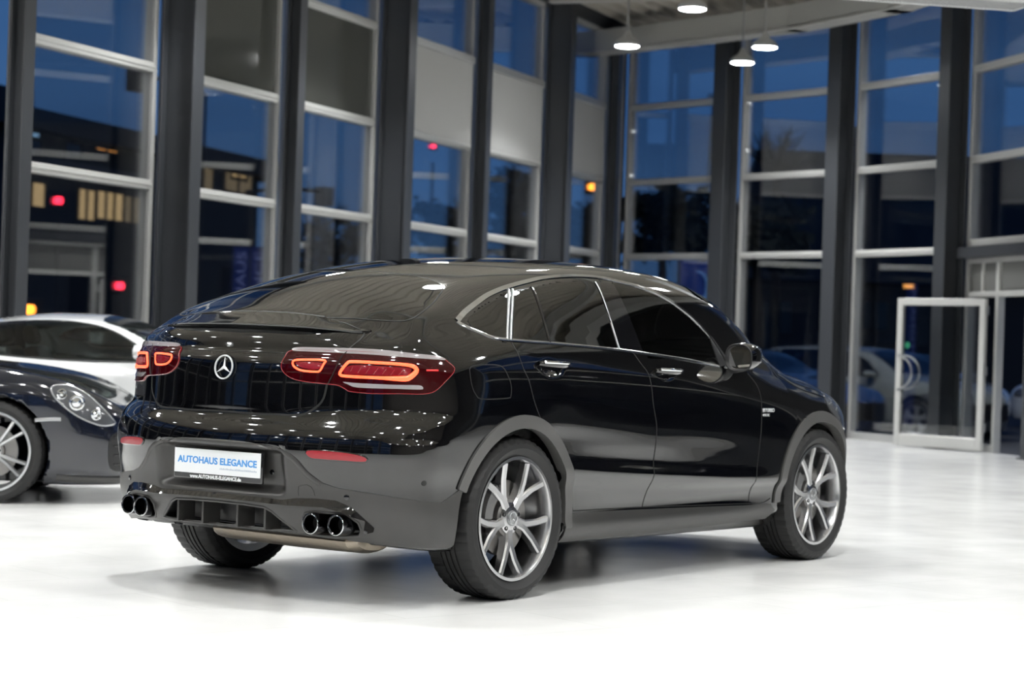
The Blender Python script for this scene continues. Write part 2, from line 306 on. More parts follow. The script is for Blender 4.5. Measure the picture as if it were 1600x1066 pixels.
mat('caliper_grey', (.20, .20, .20), .4, metal=.6)
mat('exhaust_metal', (.30, .26, .21), .35, metal=1, bump=(40, .3, .01))
mat('lamp_red', (.022, .0004, .0012), .06, coat=.45, spec=.3, emit=(1, .0, .04), power=.008)
mat('lamp_red_mid', (.16, .003, .008), .18, coat=1.0, emit=(1, .02, .04), power=.06)
mat('led_orange', (.9, .12, .05), .3, emit=(1.0, .075, .025), power=2.5)
mat('led_red', (.5, .01, .01), .3, emit=(1.0, .02, .03), power=.75)
mat('reflector_red', (.27, .003, .012), .30, coat=.5, bump=(500, .3, .002))
mat('lamp_clear', (.30, .28, .29), .12, spec=.8, coat=1.0)
mat('plate_white', (.80, .82, .84), .35)
mat('plate_blue', (.05, .26, .62), .4)
mat('plate_grey', (.45, .50, .58), .5)
mat('leather_black', (.012, .012, .013), .5)
mat('leather_beige', (.35, .33, .29), .6)
mat('headlamp_bowl', (.10, .105, .115), .10, metal=.3, coat=1.0)
glassmat('privacy_glass', (.045, .05, .052), refl=1.6)
glassmat('car_glass', (.74, .84, .82), refl=1.3)
glassmat('mirror_glass', (.1, .1, .1), refl=30)
mat('grey_panel', (.15, .15, .145), .35)  # plain opaque light grey for the panel over the door
mat('reflection_grey', (.060, .062, .056), .07, spec=.55)  # grey-brown colour stands in for the ceiling mirrored in two panes
mat('badge_silver', (.75, .76, .78), .35, metal=.2)
glassmat('pane_glass', (.97, .98, .985), refl=.65)
# ---------------------------------------------------------------- object helpers
def mesh_obj(name, V, F, m=None, parent=None, normals=None, smooth=True):
    me = bpy.data.meshes.new(name); me.from_pydata([tuple(v) for v in np.asarray(V).tolist()], [], [tuple(f) for f in (F.tolist() if hasattr(F, 'tolist') else F)])
    if smooth: me.polygons.foreach_set('use_smooth', [True] * len(me.polygons))
    me.update()
    if normals is not None: me.normals_split_custom_set_from_vertices(normals.tolist())
    if m: me.materials.append(M[m] if isinstance(m, str) else m)
    o = bpy.data.objects.new(name, me); COL.objects.link(o)
    if parent is not None: o.parent = parent
    return o
def thing(name, label, cat, loc=(0, 0, 0), rz=0, group=None):
    o = bpy.data.objects.new(name, None); COL.objects.link(o); o.location = loc; o.rotation_euler = (0, 0, rz); o.empty_display_size = .2
    return tag(o, label, cat, group)
def tag(o, label, cat, group=None):
    o['label'] = label; o['category'] = cat
    if group: o['group'] = group
    return o
def struct(o): o['kind'] = 'structure'; return o
class MB:
    """collects plain shapes into one mesh"""
    def __init__(s): s.V = []; s.F = []
    def add(s, V, F):
        n = len(s.V); s.V += [tuple(v) for v in V]; s.F += [tuple(i + n for i in f) for f in F]; return s
    def box(s, a, b, fr=None):
        x0, y0, z0 = a; x1, y1, z1 = b
        V = [(x, y, z) for z in (z0, z1) for x, y in ((x0, y0), (x1, y0), (x1, y1), (x0, y1))]
        if fr is not None: V = [tuple(fr @ Vector(v)) for v in V]
        return s.add(V, [(3, 2, 1, 0), (4, 5, 6, 7), (0, 1, 5, 4), (1, 2, 6, 5), (2, 3, 7, 6), (3, 0, 4, 7)])
    def lathe(s, prof, n=32, fr=None, closed=False, cap=False):
        """prof: (radius, height) about the local z axis"""
        V = [(r * math.cos(2 * math.pi * i / n), r * math.sin(2 * math.pi * i / n), h) for r, h in prof for i in range(n)]
        if fr is not None: V = [tuple(fr @ Vector(v)) for v in V]
        m = len(prof); F = []
        for j in range(m if closed else m - 1):
            k = (j + 1) % m
            F += [(j * n + i, j * n + (i + 1) % n, k * n + (i + 1) % n, k * n + i) for i in range(n)]
        if cap: F += [tuple(range(n))[::-1], tuple(range((m - 1) * n, m * n))]
        return s.add(V, F)
    def tube(s, pts, r, n=8, cap=True):
        pts = [Vector(p) for p in pts]; V = []; m = len(pts); up = None
        for i, p in enumerate(pts):
            t = (pts[min(i + 1, m - 1)] - pts[max(i - 1, 0)]).normalized()
            if up is None: up = t.orthogonal().normalized()
            up = (up - t * up.dot(t)).normalized(); w = t.cross(up); rr = r[i] if hasattr(r, '__len__') else r
            V += [tuple(p + rr * (math.cos(2 * math.pi * k / n) * up + math.sin(2 * math.pi * k / n) * w)) for k in range(n)]
        F = [(j * n + i, j * n + (i + 1) % n, (j + 1) * n + (i + 1) % n, (j + 1) * n + i) for j in range(m - 1) for i in range(n)]
        if cap: F += [tuple(range(n))[::-1], tuple(range((m - 1) * n, m * n))]
        return s.add(V, F)
    def build(s, name, m=None, parent=None, smooth=False, bevel=0, seg=2, angle=.6):
        o = mesh_obj(name, s.V, s.F, m, parent, smooth=False)
        bm = bmesh.new(); bm.from_mesh(o.data); bmesh.ops.recalc_face_normals(bm, faces=bm.faces); bm.to_mesh(o.data); bm.free()
        if smooth:
            o.data.polygons.foreach_set('use_smooth', [True] * len(o.data.polygons)); o.data.set_sharp_from_angle(angle=angle)
        if bevel:
            b = o.modifiers.new('bevel', 'BEVEL'); b.width = bevel; b.segments = seg; b.limit_method = 'ANGLE'
        return o
def frame(o, x, y, z=None):
    x = Vector(x).normalized(); y = Vector(y); y = (y - x * y.dot(x)).normalized(); z = x.cross(y); o = Vector(o)
    return Matrix(((x[0], y[0], z[0], o[0]), (x[1], y[1], z[1], o[1]), (x[2], y[2], z[2], o[2]), (0, 0, 0, 1)))
def text_obj(name, body, size, fr, m, parent, extrude=.0015, fit=None, shear=0., spacing=1.0, bold=0.):
    c = bpy.data.curves.new(name, 'FONT'); c.body = body; c.size = size; c.extrude = extrude; c.align_x = 'CENTER'; c.align_y = 'CENTER'; c.shear = shear; c.space_character = spacing; c.offset = bold; c.resolution_u = 3
    t = bpy.data.objects.new(name + '_curve', c); COL.objects.link(t); bpy.context.view_layer.update()
    me = bpy.data.meshes.new_from_object(t.evaluated_get(bpy.context.evaluated_depsgraph_get())); bpy.data.objects.remove(t); me.name = name
    V = np.array([v.co[:] for v in me.vertices])
    sx = 1 if fit is None else fit / (V[:, 0].max() - V[:, 0].min())
    V[:, 0] = (V[:, 0] - (V[:, 0].max() + V[:, 0].min()) / 2) * sx; V[:, 1] -= (V[:, 1].max() + V[:, 1].min()) / 2
    for v, p in zip(me.vertices, V): v.co = fr @ Vector(p)
    me.materials.clear(); me.materials.append(M[m]); o = bpy.data.objects.new(name, me); COL.objects.link(o)
    if parent is not None: o.parent = parent
    return o
# ---------------------------------------------------------------- pieces that follow a car body
def smooth_loop(P, closed=True, n=6):
    """Catmull-Rom through the outline points"""
    P = np.asarray(P, float); m = len(P); out = []
    for i in range(m if closed else m - 1):
        if closed: a, b, c, d = P[(i - 1) % m], P[i], P[(i + 1) % m], P[(i + 2) % m]
        else: a, b, c, d = P[max(i - 1, 0)], P[i], P[i + 1], P[min(i + 2, m - 1)]
        for k in range(n):
            t = k / n; out.append(b + .5 * t * (c - a + t * (2*a - 5*b + 4*c - d + t * (3 * (b - c) + d - a))))
    if not closed: out.append(P[-1])
    return np.array(out)
def resample(P, step, closed=True):
    P = np.asarray(P, float); Q = np.vstack([P, P[:1]]) if closed else P
    L = np.linalg.norm(np.diff(Q, axis=0), axis=1); s = np.concatenate([[0], np.cumsum(L)]); n = max(3, int(round(s[-1] / step)))
    t = np.linspace(0, s[-1], n + 1); t = t[:-1] if closed else t
    return np.stack([np.interp(t, s, Q[:, i]) for i in range(Q.shape[1])], -1)
def in_poly(P, poly):
    x, y = P[:, 0], P[:, 1]; c = np.zeros(len(P), bool); j = len(poly) - 1
    for i in range(len(poly)):
        xi, yi = poly[i]; xj, yj = poly[j]
        if yi != yj: c ^= ((yi > y) != (yj > y)) & (x < (xj - xi) * (y - yi) / (yj - yi) + xi)
        j = i
    return c
def fill(outlines, step):
    """triangulated 2D region (first outline, minus holes)"""
    verts = []; edges = []
    for o in outlines:
        n = len(verts); verts += [tuple(p) for p in o]; edges += [(n + i, n + (i + 1) % len(o)) for i in range(len(o))]
    nb = len(verts); a = np.asarray(outlines[0]); lo, hi = a.min(0), a.max(0)
    gx, gy = np.meshgrid(np.arange(lo[0] + step / 2, hi[0], step), np.arange(lo[1] + step / 2, hi[1], step)); G = np.stack([gx.ravel(), gy.ravel()], -1)
    k = in_poly(G, outlines[0])
    for h in outlines[1:]: k &= ~in_poly(G, h)
    B = np.array(verts); keep = k.copy()
    for i in np.where(k)[0]: keep[i] = ((B - G[i]) ** 2).sum(1).min() > (.45 * step) ** 2
    verts += [tuple(p) for p in G[keep]]
    r = delaunay_2d_cdt([Vector(v) for v in verts], edges, [], 0, 1e-6)
    V = np.array([tuple(v) for v in r[0]]); F = [tuple(f) for f in r[2]]
    cen = np.array([V[list(f)].mean(0) for f in F]); k = in_poly(cen, outlines[0])
    for h in outlines[1:]: k &= ~in_poly(cen, h)
    return V, [f for f, q in zip(F, k) if q]
AX = {'side': ((0, 1, 0), (1, 0, 0), (0, 0, 1), -2.), 'rear': ((1, 0, 0), (0, -1, 0), (0, 0, 1), -2.2), 'top': ((0, 0, -1), (1, 0, 0), (0, 1, 0), -2.5), 'front': ((-1, 0, 0), (0, 1, 0), (0, 0, 1), -5.)}
_d = unit(np.array([.80, .60, 0.])); AX['quarter'] = (tuple(_d), (_d[1], -_d[0], 0), (0, 0, 1), -3.)
def to_body(fn, Q, axis):
    if axis == 'wrap':                       # round the tail: angle about a post in the boot, and height
        d = np.stack([np.cos(Q[:, 0]), -np.sin(Q[:, 0]), 0 * Q[:, 0]], -1)
        return cast(fn, np.stack([0 * Q[:, 0], 0 * Q[:, 0], Q[:, 1]], -1) - 2.2 * d, d, 0, 2.2)
    d, a, b, t0 = [np.array(v, float) for v in AX[axis]]
    return cast(fn, Q[:, :1] * a + Q[:, 1:2] * b + t0 * d, d, 0, 4.4)
def patch(name, fn, outline, axis, off, m, parent, step=.03, depth=.008, holes=(), mirror=False, smooth=True, n=6, shrink=None):
    """a piece of skin lying off metres above the body, with its edge turned in"""
    oc = [resample(smooth_loop(o, True, n) if smooth else np.asarray(o, float), step * .6) for o in (outline, *holes)]
    V2, F = fill(oc, step); P = to_body(fn, V2, axis); bad = np.isnan(P).any(1)
    if bad.any():
        good = np.where(~bad)[0]
        for i in np.where(bad)[0]: P[i] = P[good[((V2[good] - V2[i]) ** 2).sum(1).argmin()]]
    N = unit(gradient(fn, P, .003)); off_ = off if np.isscalar(off) else off(P)[:, None]
    A = P + N * off_; NB = N
    T3 = np.array(F); sg = np.einsum('ij,ij->i', np.cross(A[T3[:, 1]] - A[T3[:, 0]], A[T3[:, 2]] - A[T3[:, 0]]), N[T3[:, 0]])
    if sg.sum() < 0: F = [f[::-1] for f in F]
    if not np.isscalar(off):
        N = np.zeros_like(A); T3 = np.array(F); fnm = np.cross(A[T3[:, 1]] - A[T3[:, 0]], A[T3[:, 2]] - A[T3[:, 0]])
        for c_ in range(3): np.add.at(N, T3[:, c_], fnm)
        N = unit(N)
    from collections import Counter
    E = Counter(); dirs = {}
    for f in F:
        for i in range(len(f)):
            e = (f[i], f[(i + 1) % len(f)]); E[frozenset(e)] += 1; dirs[frozenset(e)] = e
    rim = [dirs[e] for e, c in E.items() if c == 1]
    ids = sorted({i for e in rim for i in e}); mp = {}; V = A.tolist(); NN = N.tolist()
    for i in ids: mp[i] = (len(V), len(V) + len(ids)); 
    # edge ring: a copy for the crisp turn, then the inner line
    base = len(V); mp = {i: (base + k, base + len(ids) + k) for k, i in enumerate(ids)}
    V += [A[i].tolist() for i in ids] + [(A[i] - NB[i] * depth).tolist() for i in ids]
    rn = {i: np.zeros(3) for i in ids}
    F2 = []
    for a, b in rim:
        nrm = np.cross(A[b] - A[a], N[a]); rn[a] += nrm; rn[b] += nrm
        F2.append((mp[b][0], mp[a][0], mp[a][1], mp[b][1]))
    e = [unit(rn[i][None])[0].tolist() for i in ids]; NN += e + e
    V = np.array(V); NN = np.array(NN); FF = list(F) + F2
    o = mesh_obj(name, V, FF, m, parent, NN)
    if mirror:
        k = np.array([1, -1, 1.]); o2 = mesh_obj(name, V * k, [f[::-1] for f in FF], m, parent, NN * k); return o, o2
    return o
def strip(name, fn, pts, width, height, m, parent, closed=False, off=0., step=.02, mirror=False, prof='round', sm=True):
    """a moulding or seam laid along points of the body"""
    P = np.asarray(pts, float)
    if sm: P = smooth_loop(P, closed, 5)
    P = resample(P, step, closed)
    for _ in range(3):
        g = gradient(fn, P, .003); P = P - (fn(P) / np.maximum((g * g).sum(1), .05))[:, None] * g
    N = unit(gradient(fn, P, .004)); T = unit((np.roll(P, -1, 0) - np.roll(P, 1, 0)) if closed else np.gradient(P, axis=0)); B = np.cross(N, T)
    cs = {'round': [(-.5, -.3), (-.5, .55), (-.3, .9), (0, 1), (.3, .9), (.5, .55), (.5, -.3)], 'flat': [(-.5, -.3), (-.5, 1), (.5, 1), (.5, -.3)]}[prof]
    w = np.asarray(width(np.linspace(0, 1, len(P))) if callable(width) else np.full(len(P), width))
    V = np.concatenate([P + B * (c[0] * w)[:, None] + N * (off + c[1] * height) for c in cs]); n = len(P); m_ = len(cs); F = []
    for j in range(m_ - 1):
        for i in range(n if closed else n - 1): k = (i + 1) % n; F.append((j * n + i, j * n + k, (j + 1) * n + k, (j + 1) * n + i))
    if not closed: F += [tuple(j * n for j in range(m_)), tuple(j * n + n - 1 for j in range(m_))[::-1]]
    outs = []
    for k in ((1, -1) if mirror else (1,)):
        o = mesh_obj(name, V * np.array([1, k, 1]), F, m, parent); bm = bmesh.new(); bm.from_mesh(o.data); bmesh.ops.recalc_face_normals(bm, faces=bm.faces); bm.to_mesh(o.data); bm.free()
        o.data.set_sharp_from_angle(angle=.9); outs.append(o)
    return outs if mirror else outs[0]
def on(fn, pts, axis): return to_body(fn, np.asarray(pts, float), axis)
# ---------------------------------------------------------------- the hall: floor, steel deck, glass front, columns
def tile_mat():
    m = mat('floor_tiles', (.80, .80, .78), .30, spec=.5); nt = m.node_tree; b = nt.nodes['Principled BSDF']
    g = nt.nodes.new('ShaderNodeTexCoord'); mp = nt.nodes.new('ShaderNodeMapping'); mp.inputs['Rotation'].default_value = (0, 0, .25); br = nt.nodes.new('ShaderNodeTexBrick')
    br.offset = .5; br.inputs['Scale'].default_value = 1; br.inputs['Brick Width'].default_value = 1.2; br.inputs['Row Height'].default_value = .6; br.inputs['Mortar Size'].default_value = .008; br.inputs['Mortar Smooth'].default_value = .6
    br.inputs['Color1'].default_value = (.795, .795, .785, 1); br.inputs['Color2'].default_value = (.81, .81, .80, 1); br.inputs['Mortar'].default_value = (.745, .745, .735, 1)
    ns = nt.nodes.new('ShaderNodeTexNoise'); ns.inputs['Scale'].default_value = 2.2; ns.inputs['Detail'].default_value = 6
    rr = nt.nodes.new('ShaderNodeMapRange'); rr.inputs['To Min'].default_value = .12; rr.inputs['To Max'].default_value = .28
    nt.links.new(g.outputs['Object'], mp.inputs[0]); nt.links.new(mp.outputs[0], br.inputs['Vector']); nt.links.new(g.outputs['Object'], ns.inputs['Vector'])
    nt.links.new(br.outputs['Color'], b.inputs['Base Color']); nt.links.new(ns.outputs['Fac'], rr.inputs[0]); nt.links.new(rr.outputs[0], b.inputs['Roughness'])
tile_mat()
mat('deck_steel', (.42, .39, .335), .55, bump=(3, .1, .01))
mat('beam_paint', (.42, .42, .40), .5)
mat('column_paint', (.040, .043, .049), .40)
mat('aluminium', (.50, .50, .49), .42, metal=.45)
mat('aluminium_light', (.62, .62, .60), .4, metal=.3)
mat('blind_cloth', (.44, .44, .43), .9, bump=(220, .3, .002))
mat('wall_paint', (.14, .13, .12), .8, bump=(30, .1, .003))
mat('wall_dark', (.02, .02, .022), .6)
mat('lamp_lens', (1, 1, 1), emit=(.985, 1, .995), power=LAMP_POWER)
mat('lamp_housing', (.55, .56, .57), .35, metal=.6)
mat('cable_grey', (.30, .30, .30), .5)
mat('unit_white', (.62, .63, .63), .5)
mat('asphalt', (.022, .023, .027), .75, bump=(60, .4, .01))
LA, LB = .251, 6.534
def LF(x): return Vector((x, LA * x + LB, 0))
TL = Vector((1, LA, 0)).normalized(); NL = Vector((TL.y, -TL.x, 0))           # along the left front, into the hall
A, B, C_, D, E_, F_, G_, H_, I_, J_ = [Vector((*p, 0)) for p in ((19.6, 11.45), (19.13, 9.15), (18.58, 6.98), (17.53, 4.80), (15.9, 2.85), (13.7, .9), (11.4, -1.3), (9.3, -4.2), (7.6, -7.6), (6.2, -11.5))]
K_ = Vector((-17, -11.5, 0)); BEND = LF(4.16)
L_ = BEND + Vector((-.80, .60, 0)) * 12; L2_ = Vector((-17, L_.y + 1.5, 0))
POLY = [L2_, L_, BEND, A, B, C_, D, E_, F_, G_, H_, I_, J_, K_]; P2 = np.array([p[:2] for p in POLY])
def inside(x, y): return bool(in_poly(np.array([[x, y]]), P2)[0])
fl = MB(); n = len(POLY); fl.add([(p.x, p.y, 0) for p in POLY] + [(p.x, p.y, -.2) for p in POLY], [tuple(range(n))[::-1], tuple(range(n, 2 * n))] + [(i, (i + 1) % n, n + (i + 1) % n, n + i) for i in range(n)])
struct(fl.build('floor', 'floor_tiles'))
# trapezoidal steel deck, ribs along the left front
dk = MB(); pitch = .28; ZC = 6.02
def span(v):
    us = []
    for i in range(n):
        a, b = POLY[i], POLY[(i + 1) % n]; va, vb = (a - OO).dot(NL), (b - OO).dot(NL)
        if (va - v) * (vb - v) < 0: k = (v - va) / (vb - va); us.append(((a - OO) + (b - a) * k).dot(TL))
    return (min(us), max(us)) if len(us) > 1 else None
OO = LF(-17)
pts = lambda u, v, z: tuple(OO + TL * u + NL * v + Vector((0, 0, z)))
v = -16.
while v < 21.5:
    sp = span(v + pitch / 2)
    if sp:
        pr = [(v, ZC), (v + .08, ZC), (v + .12, ZC + .07), (v + .24, ZC + .07), (v + pitch, ZC)]; V = [pts(u, a, z) for u in sp for a, z in pr] + [pts(u, a, ZC + .10) for u in sp for a in (v, v + pitch)]
        dk.add(V, [(i, i + 1, 6 + i, 5 + i) for i in range(4)] + [(10, 11, 13, 12)])
    v += pitch
struct(dk.build('ceiling', 'deck_steel'))
def bar(mb, a, b, w, z0, z1, off=0):
    """box between two plan points: width w across, from z0 to z1"""
    a, b = Vector(a), Vector(b); t = (b - a).normalized(); s = Vector((-t.y, t.x, 0)) * w / 2; o = Vector((t.y, -t.x, 0)) * off
    q = [a + s + o, b + s + o, b - s + o, a - s + o]; mb.add([(p.x, p.y, z) for z in (z0, z1) for p in q], [(3, 2, 1, 0), (4, 5, 6, 7), (0, 1, 5, 4), (1, 2, 6, 5), (2, 3, 7, 6), (3, 0, 4, 7)])
RAILS = (2.54, 3.65, 4.77, 5.88); WN = [0]
def glass_bay(a, b, low=.10, rails=RAILS, reflection_cells=(), light=True):
    """one bay of the glass front: two posts, rails, panes; the cells named get a panel coloured like the reflected ceiling"""
    WN[0] += 1; a, b = Vector(a), Vector(b); t = (b - a).normalized(); inn = Vector((t.y, -t.x, 0)); L = (b - a).length
    mb = MB()
    for p in (a + t * .03, b - t * .03): bar(mb, p - t * .03, p + t * .03, .11, 0, 5.95)
    mt = MB(); bar(mt, a + t * .06, b - t * .06, .11, 0, low)
    w = mb.build(f'window_{WN[0]}', 'aluminium', None, bevel=.006, seg=1); struct(w)
    r = mt.build('sill_rail', 'aluminium', w, bevel=.006, seg=1)
    for z in rails:
        q = MB(); bar(q, a + t * .06, b - t * .06, .12, z - .045, z + .045); bar(q, a + t * .06, b - t * .06, .02, z - .012, z + .012, .065); q.build('transom', 'aluminium_light', w, bevel=.006, seg=1)
    zs = (low,) + tuple(rails)
    for i in range(len(zs) - 1):
        z0, z1 = zs[i] + .04, zs[i + 1] - .04; q = MB()
        bar(q, a + t * .06, b - t * .06, .016, z0, z1)
        if i in reflection_cells: q.build('reflection_pane', 'reflection_grey', w); continue
        q.build('pane', 'pane_glass', w)
    return w
def column(p, t, deep, wide, name='steel_column', z1=6.0):
    """I-section column standing just inside the glass"""
    inn = Vector((t.y, -t.x, 0)); q = MB(); c = p + inn * .09
    for k0, k1 in ((0, .022), (deep - .022, deep)): bar(q, c + inn * (k0 + k1) / 2 - t * wide / 2, c + inn * (k0 + k1) / 2 + t * wide / 2, k1 - k0, 0, z1)
    bar(q, c + inn * .022, c + inn * (deep - .022), .016, 0, z1)
    bar(q, c - t * (wide / 2 + .02), c + t * (wide / 2 + .02), deep + .08, 0, .02, deep / 2)
    o = q.build(name, 'column_paint', None, bevel=.004, seg=1); return struct(o)
LX = [4.16, 6.52, 8.90, 11.15, 13.86, 16.25, 18.75]
for i, x in enumerate(LX): column(LF(x), TL, .36 if i % 2 else .16, .20 if i % 2 else .16)
xs = LX + [19.55]
for i in range(len(xs) - 1):
    a, b = LF(xs[i]) + TL * .1, LF(xs[i + 1]) - TL * .1
    if (b - a).length < .5: continue
    glass_bay(a, b, reflection_cells=(2,) if abs(xs[i] - 6.52) < .1 or abs(xs[i] - 8.90) < .1 else ())
for p0, p1, nb in ((L_, BEND, 5), (L2_, L_, 5), (K_, L2_, 11)):
    t_ = (p1 - p0).normalized(); ln = (p1 - p0).length / nb
    for i in range(nb):
        a = p0 + t_ * ln * i
        if i or p0 is L_: column(a, t_, .36 if i % 2 else .16, .20 if i % 2 else .16)
        glass_bay(a + t_ * .12, a + t_ * (ln - .12))
ring = [A, B, C_, D, E_, F_, G_, H_, I_, J_]
for i, (a, b) in enumerate(zip(ring[:-1], ring[1:])):
    t = (b - a).normalized(); tm = (t + (ring[i] - ring[max(i - 1, 0)]).normalized()).normalized() if i else t
    column(a, tm, .30, .26)
    if i == 3: continue
    if i in (6, 8):
        q = MB(); bar(q, a + t * .14, b - t * .14, .12, 0, 6.0); struct(q.build(f'added_wall_right_{i}', 'wall_dark')); continue  # unseen solid bays added to cut blue reflections on the coupe's side
    glass_bay(a + t * .14, b - t * .14, rails=(2.54, 3.68, 4.83, 5.88))
column(J_, (J_ - I_).normalized(), .3, .26)
# entrance bay D-E: lintel, side light, open leaf
t = (E_ - D).normalized(); inn = Vector((t.y, -t.x, 0)); a, b = D + t * .14, E_ - t * .14; WN[0] += 1
q = MB(); bar(q, a, a + t * .07, .11, 0, 5.95); bar(q, b - t * .07, b, .11, 0, 5.95); w = struct(q.build(f'window_{WN[0]}', 'aluminium', None, bevel=.006, seg=1))
for z in (2.62, 3.68, 4.83, 5.88): q = MB(); bar(q, a + t * .07, b - t * .07, .12, z - .045, z + .045); q.build('transom', 'aluminium_light', w, bevel=.006, seg=1)
for z0, z1 in ((2.66, 3.64), (3.72, 4.79), (4.87, 5.84)): q = MB(); bar(q, a + t * .07, b - t * .07, .016, z0, z1); q.build('pane', 'pane_glass', w)
q = MB(); bar(q, a, b, .26, 2.42, 2.56, .06); q.build('lintel', 'column_paint', w, bevel=.005, seg=1)
hp = a + t * .84                                                             # hinge post
q = MB(); bar(q, hp, hp + t * .07, .10, 0, 2.42); bar(q, b - t * .14, b - t * .07, .10, 0, 2.42); bar(q, a + t * .07, b - t * .07, .10, 1.93, 2.0); bar(q, a + t * .07, b - t * .07, .10, 2.36, 2.42); bar(q, a + t * .07, hp, .10, 0, .09); bar(q, a + t * .42, a + t * .46, .08, 2.0, 2.36); q.build('door_frame', 'aluminium_light', w, bevel=.005, seg=1)
q = MB(); bar(q, a + t * .07, b - t * .14, .016, 2.0, 2.36); q.build('fanlight_panel', 'grey_panel', w)
q = MB(); bar(q, a + t * .07, hp, .016, .09, 1.93); q.build('pane', 'pane_glass', w)
LEAF_FAR = Vector((17.55, 5.5, 0))
h0 = hp + inn * .16; lt = (-t * 1.25 + inn * .62).normalized(); LL = 1.38; h1 = h0 + lt * LL; ZT = 1.90
q = MB(); bar(q, h0, h0 + lt * .09, .055, .02, ZT); bar(q, h1 - lt * .09, h1, .055, .02, ZT); bar(q, h0 + lt * .09, h1 - lt * .09, .055, ZT - .09, ZT); bar(q, h0 + lt * .09, h1 - lt * .09, .055, .02, .17)
dr = struct(q.build('door_1', 'aluminium_light', None, bevel=.006, seg=1))
dr['label'] = 'white framed glass door leaf standing open'; dr['category'] = 'door'
q = MB(); bar(q, h0 + lt * .09, h1 - lt * .09, .014, .17, ZT - .09); q.build('pane', 'pane_glass', dr)
nn_ = Vector((lt.y, -lt.x, 0))
for s_ in (1, -1):
    pz = [h1 - lt * (.045 + .26 * math.sin(math.pi * k / 14)) + nn_ * s_ * (.03 + .05 * min(1, math.sin(math.pi * k / 14) * 3)) + Vector((0, 0, .95 + .22 * math.cos(math.pi * k / 14))) for k in range(15)]
    MB().tube(pz, .014, 8).build('door_handle', 'satin_alu', dr, smooth=True)
mat('sticker_green', (.05, .40, .22), .5)
q = MB(); q.lathe([(.045, 0), (.045, .002), (.0005, .002)], 20, frame(h1 - lt * .15 + Vector((0, 0, 1.30)) + nn_ * .009, lt, (0, 0, 1))); q.build('door_sticker', 'sticker_green', dr)
for z in (.25, .95, 1.7): q = MB(); q.lathe([(.018, z), (.018, z + .11)], 10, Matrix.Translation(h0 - lt * .02), cap=True); q.build('door_hinge', 'satin_alu', dr)
# roof edge inside the rounded front, end walls
for i, (a, b) in enumerate(zip(ring[:-1], ring[1:])):
    t = (b - a).normalized(); inn = Vector((t.y, -t.x, 0)); q = MB(); bar(q, a + inn * 1.1, b + inn * 1.1, .30, 5.52, 5.84); bar(q, a + inn * 1.1, b + inn * 1.1, .34, 5.50, 5.535)
    struct(q.build(f'trim_{i + 1}', 'beam_paint', None, bevel=.008, seg=1))
    q = MB(); bar(q, a - t * .05, b + t * .05, .16, 5.88, 6.12, .04); struct(q.build(f'trim_{i + 20}', 'column_paint'))
for k, (a, b) in enumerate(((BEND, A), (L_, BEND), (L2_, L_))): q = MB(); bar(q, a, b, .16, 5.88, 6.12, .02); struct(q.build(f'trim_{40 + k}', 'column_paint'))
for k in range(7):                                                          # roof beams across the hall
    u = 2.9 + k * 5.05; p = OO + TL * u; sp = [p + NL * .5, p + NL * 14.5]
    e = sp[1]
    while not inside(e.x, e.y) and (e - sp[0]).length > 1: e = e - NL * .25
    q = MB(); bar(q, sp[0], e, .16, 5.72, 5.74); bar(q, sp[0], e, .016, 5.74, 6.0); bar(q, sp[0], e, .16, 5.99, 6.02); struct(q.build(f'trim_{50 + k}', 'beam_paint'))
q = MB(); bar(q, J_, K_, .2, 0, 6.1, -.1); w = struct(q.build('wall_back', 'wall_paint'))
q = MB(); bar(q, K_, L2_, .16, 5.88, 6.12, .02); struct(q.build('trim_44', 'column_paint'))
# pendant lamps
def make_lamp(p, zl, label, group=None, drop=None, r=.17):
    t = thing('pendant_lamp', label, 'lamp', (p[0], p[1], zl), 0, group)
    MB().lathe([(.02, .20), (.035, .17), (.06, .12), (r * .8, .07), (r, .03), (r, .0), (r - .015, -.004), (r - .02, .02), (.02, .05)], 28).build('lamp_shade', 'lamp_housing', t, smooth=True, angle=.7)
    MB().lathe([(r - .018, .0), (r - .04, -.012), (.0005, -.018)], 28).build('lamp_lens', 'lamp_lens', t, smooth=True)
    MB().tube([(0, 0, .19), (0, 0, 6.03 - zl)], .012, 8).build('lamp_cord', 'cable_grey', t)
    ld = bpy.data.lights.get('bulb') or bpy.data.lights.new('bulb', 'SPOT'); ld.energy = BULB_WATTS; ld.color = (.985, 1, .995); ld.spot_size = math.radians(128); ld.spot_blend = .55; ld.shadow_soft_size = .13
    lo_ = bpy.data.objects.new('bulb', ld); COL.objects.link(lo_); lo_.parent = t; lo_.location = (0, 0, -.03)
    return t
def project(P):
    d = np.array(P) - CAM; z = d @ _f; return 800 + 3305.79 * (d @ _r) / z, 533 - 3305.79 * (d @ _u) / z, z
SEEN = [((11.90, 9.72), 4.98, 'pendant lamp nearest the left columns, lowest in front of the corner column'), ]
SEEN = []
for px, py, dist, lab in ((980, 72, 27.2, 'leftmost of the lit pendant lamps, in front of the corner column'), (1082, 14, 24.1, 'lit pendant lamp highest in the picture, cut close to the top edge'),
                          (1160, 98, 28.5, 'lit pendant lamp hanging lowest in the picture, on a long cord'), (1195, 74, 26.9, 'rightmost of the lit pendant lamps, by the rounded window front')):
    d = _f + _r * (px - 800) / 3305.79 - _u * (py - 533) / 3305.79; SEEN.append((CAM + d * dist, lab))
for P, lab in SEEN: make_lamp(P, P[2], lab, 'lit pendant lamps under the steel ceiling')
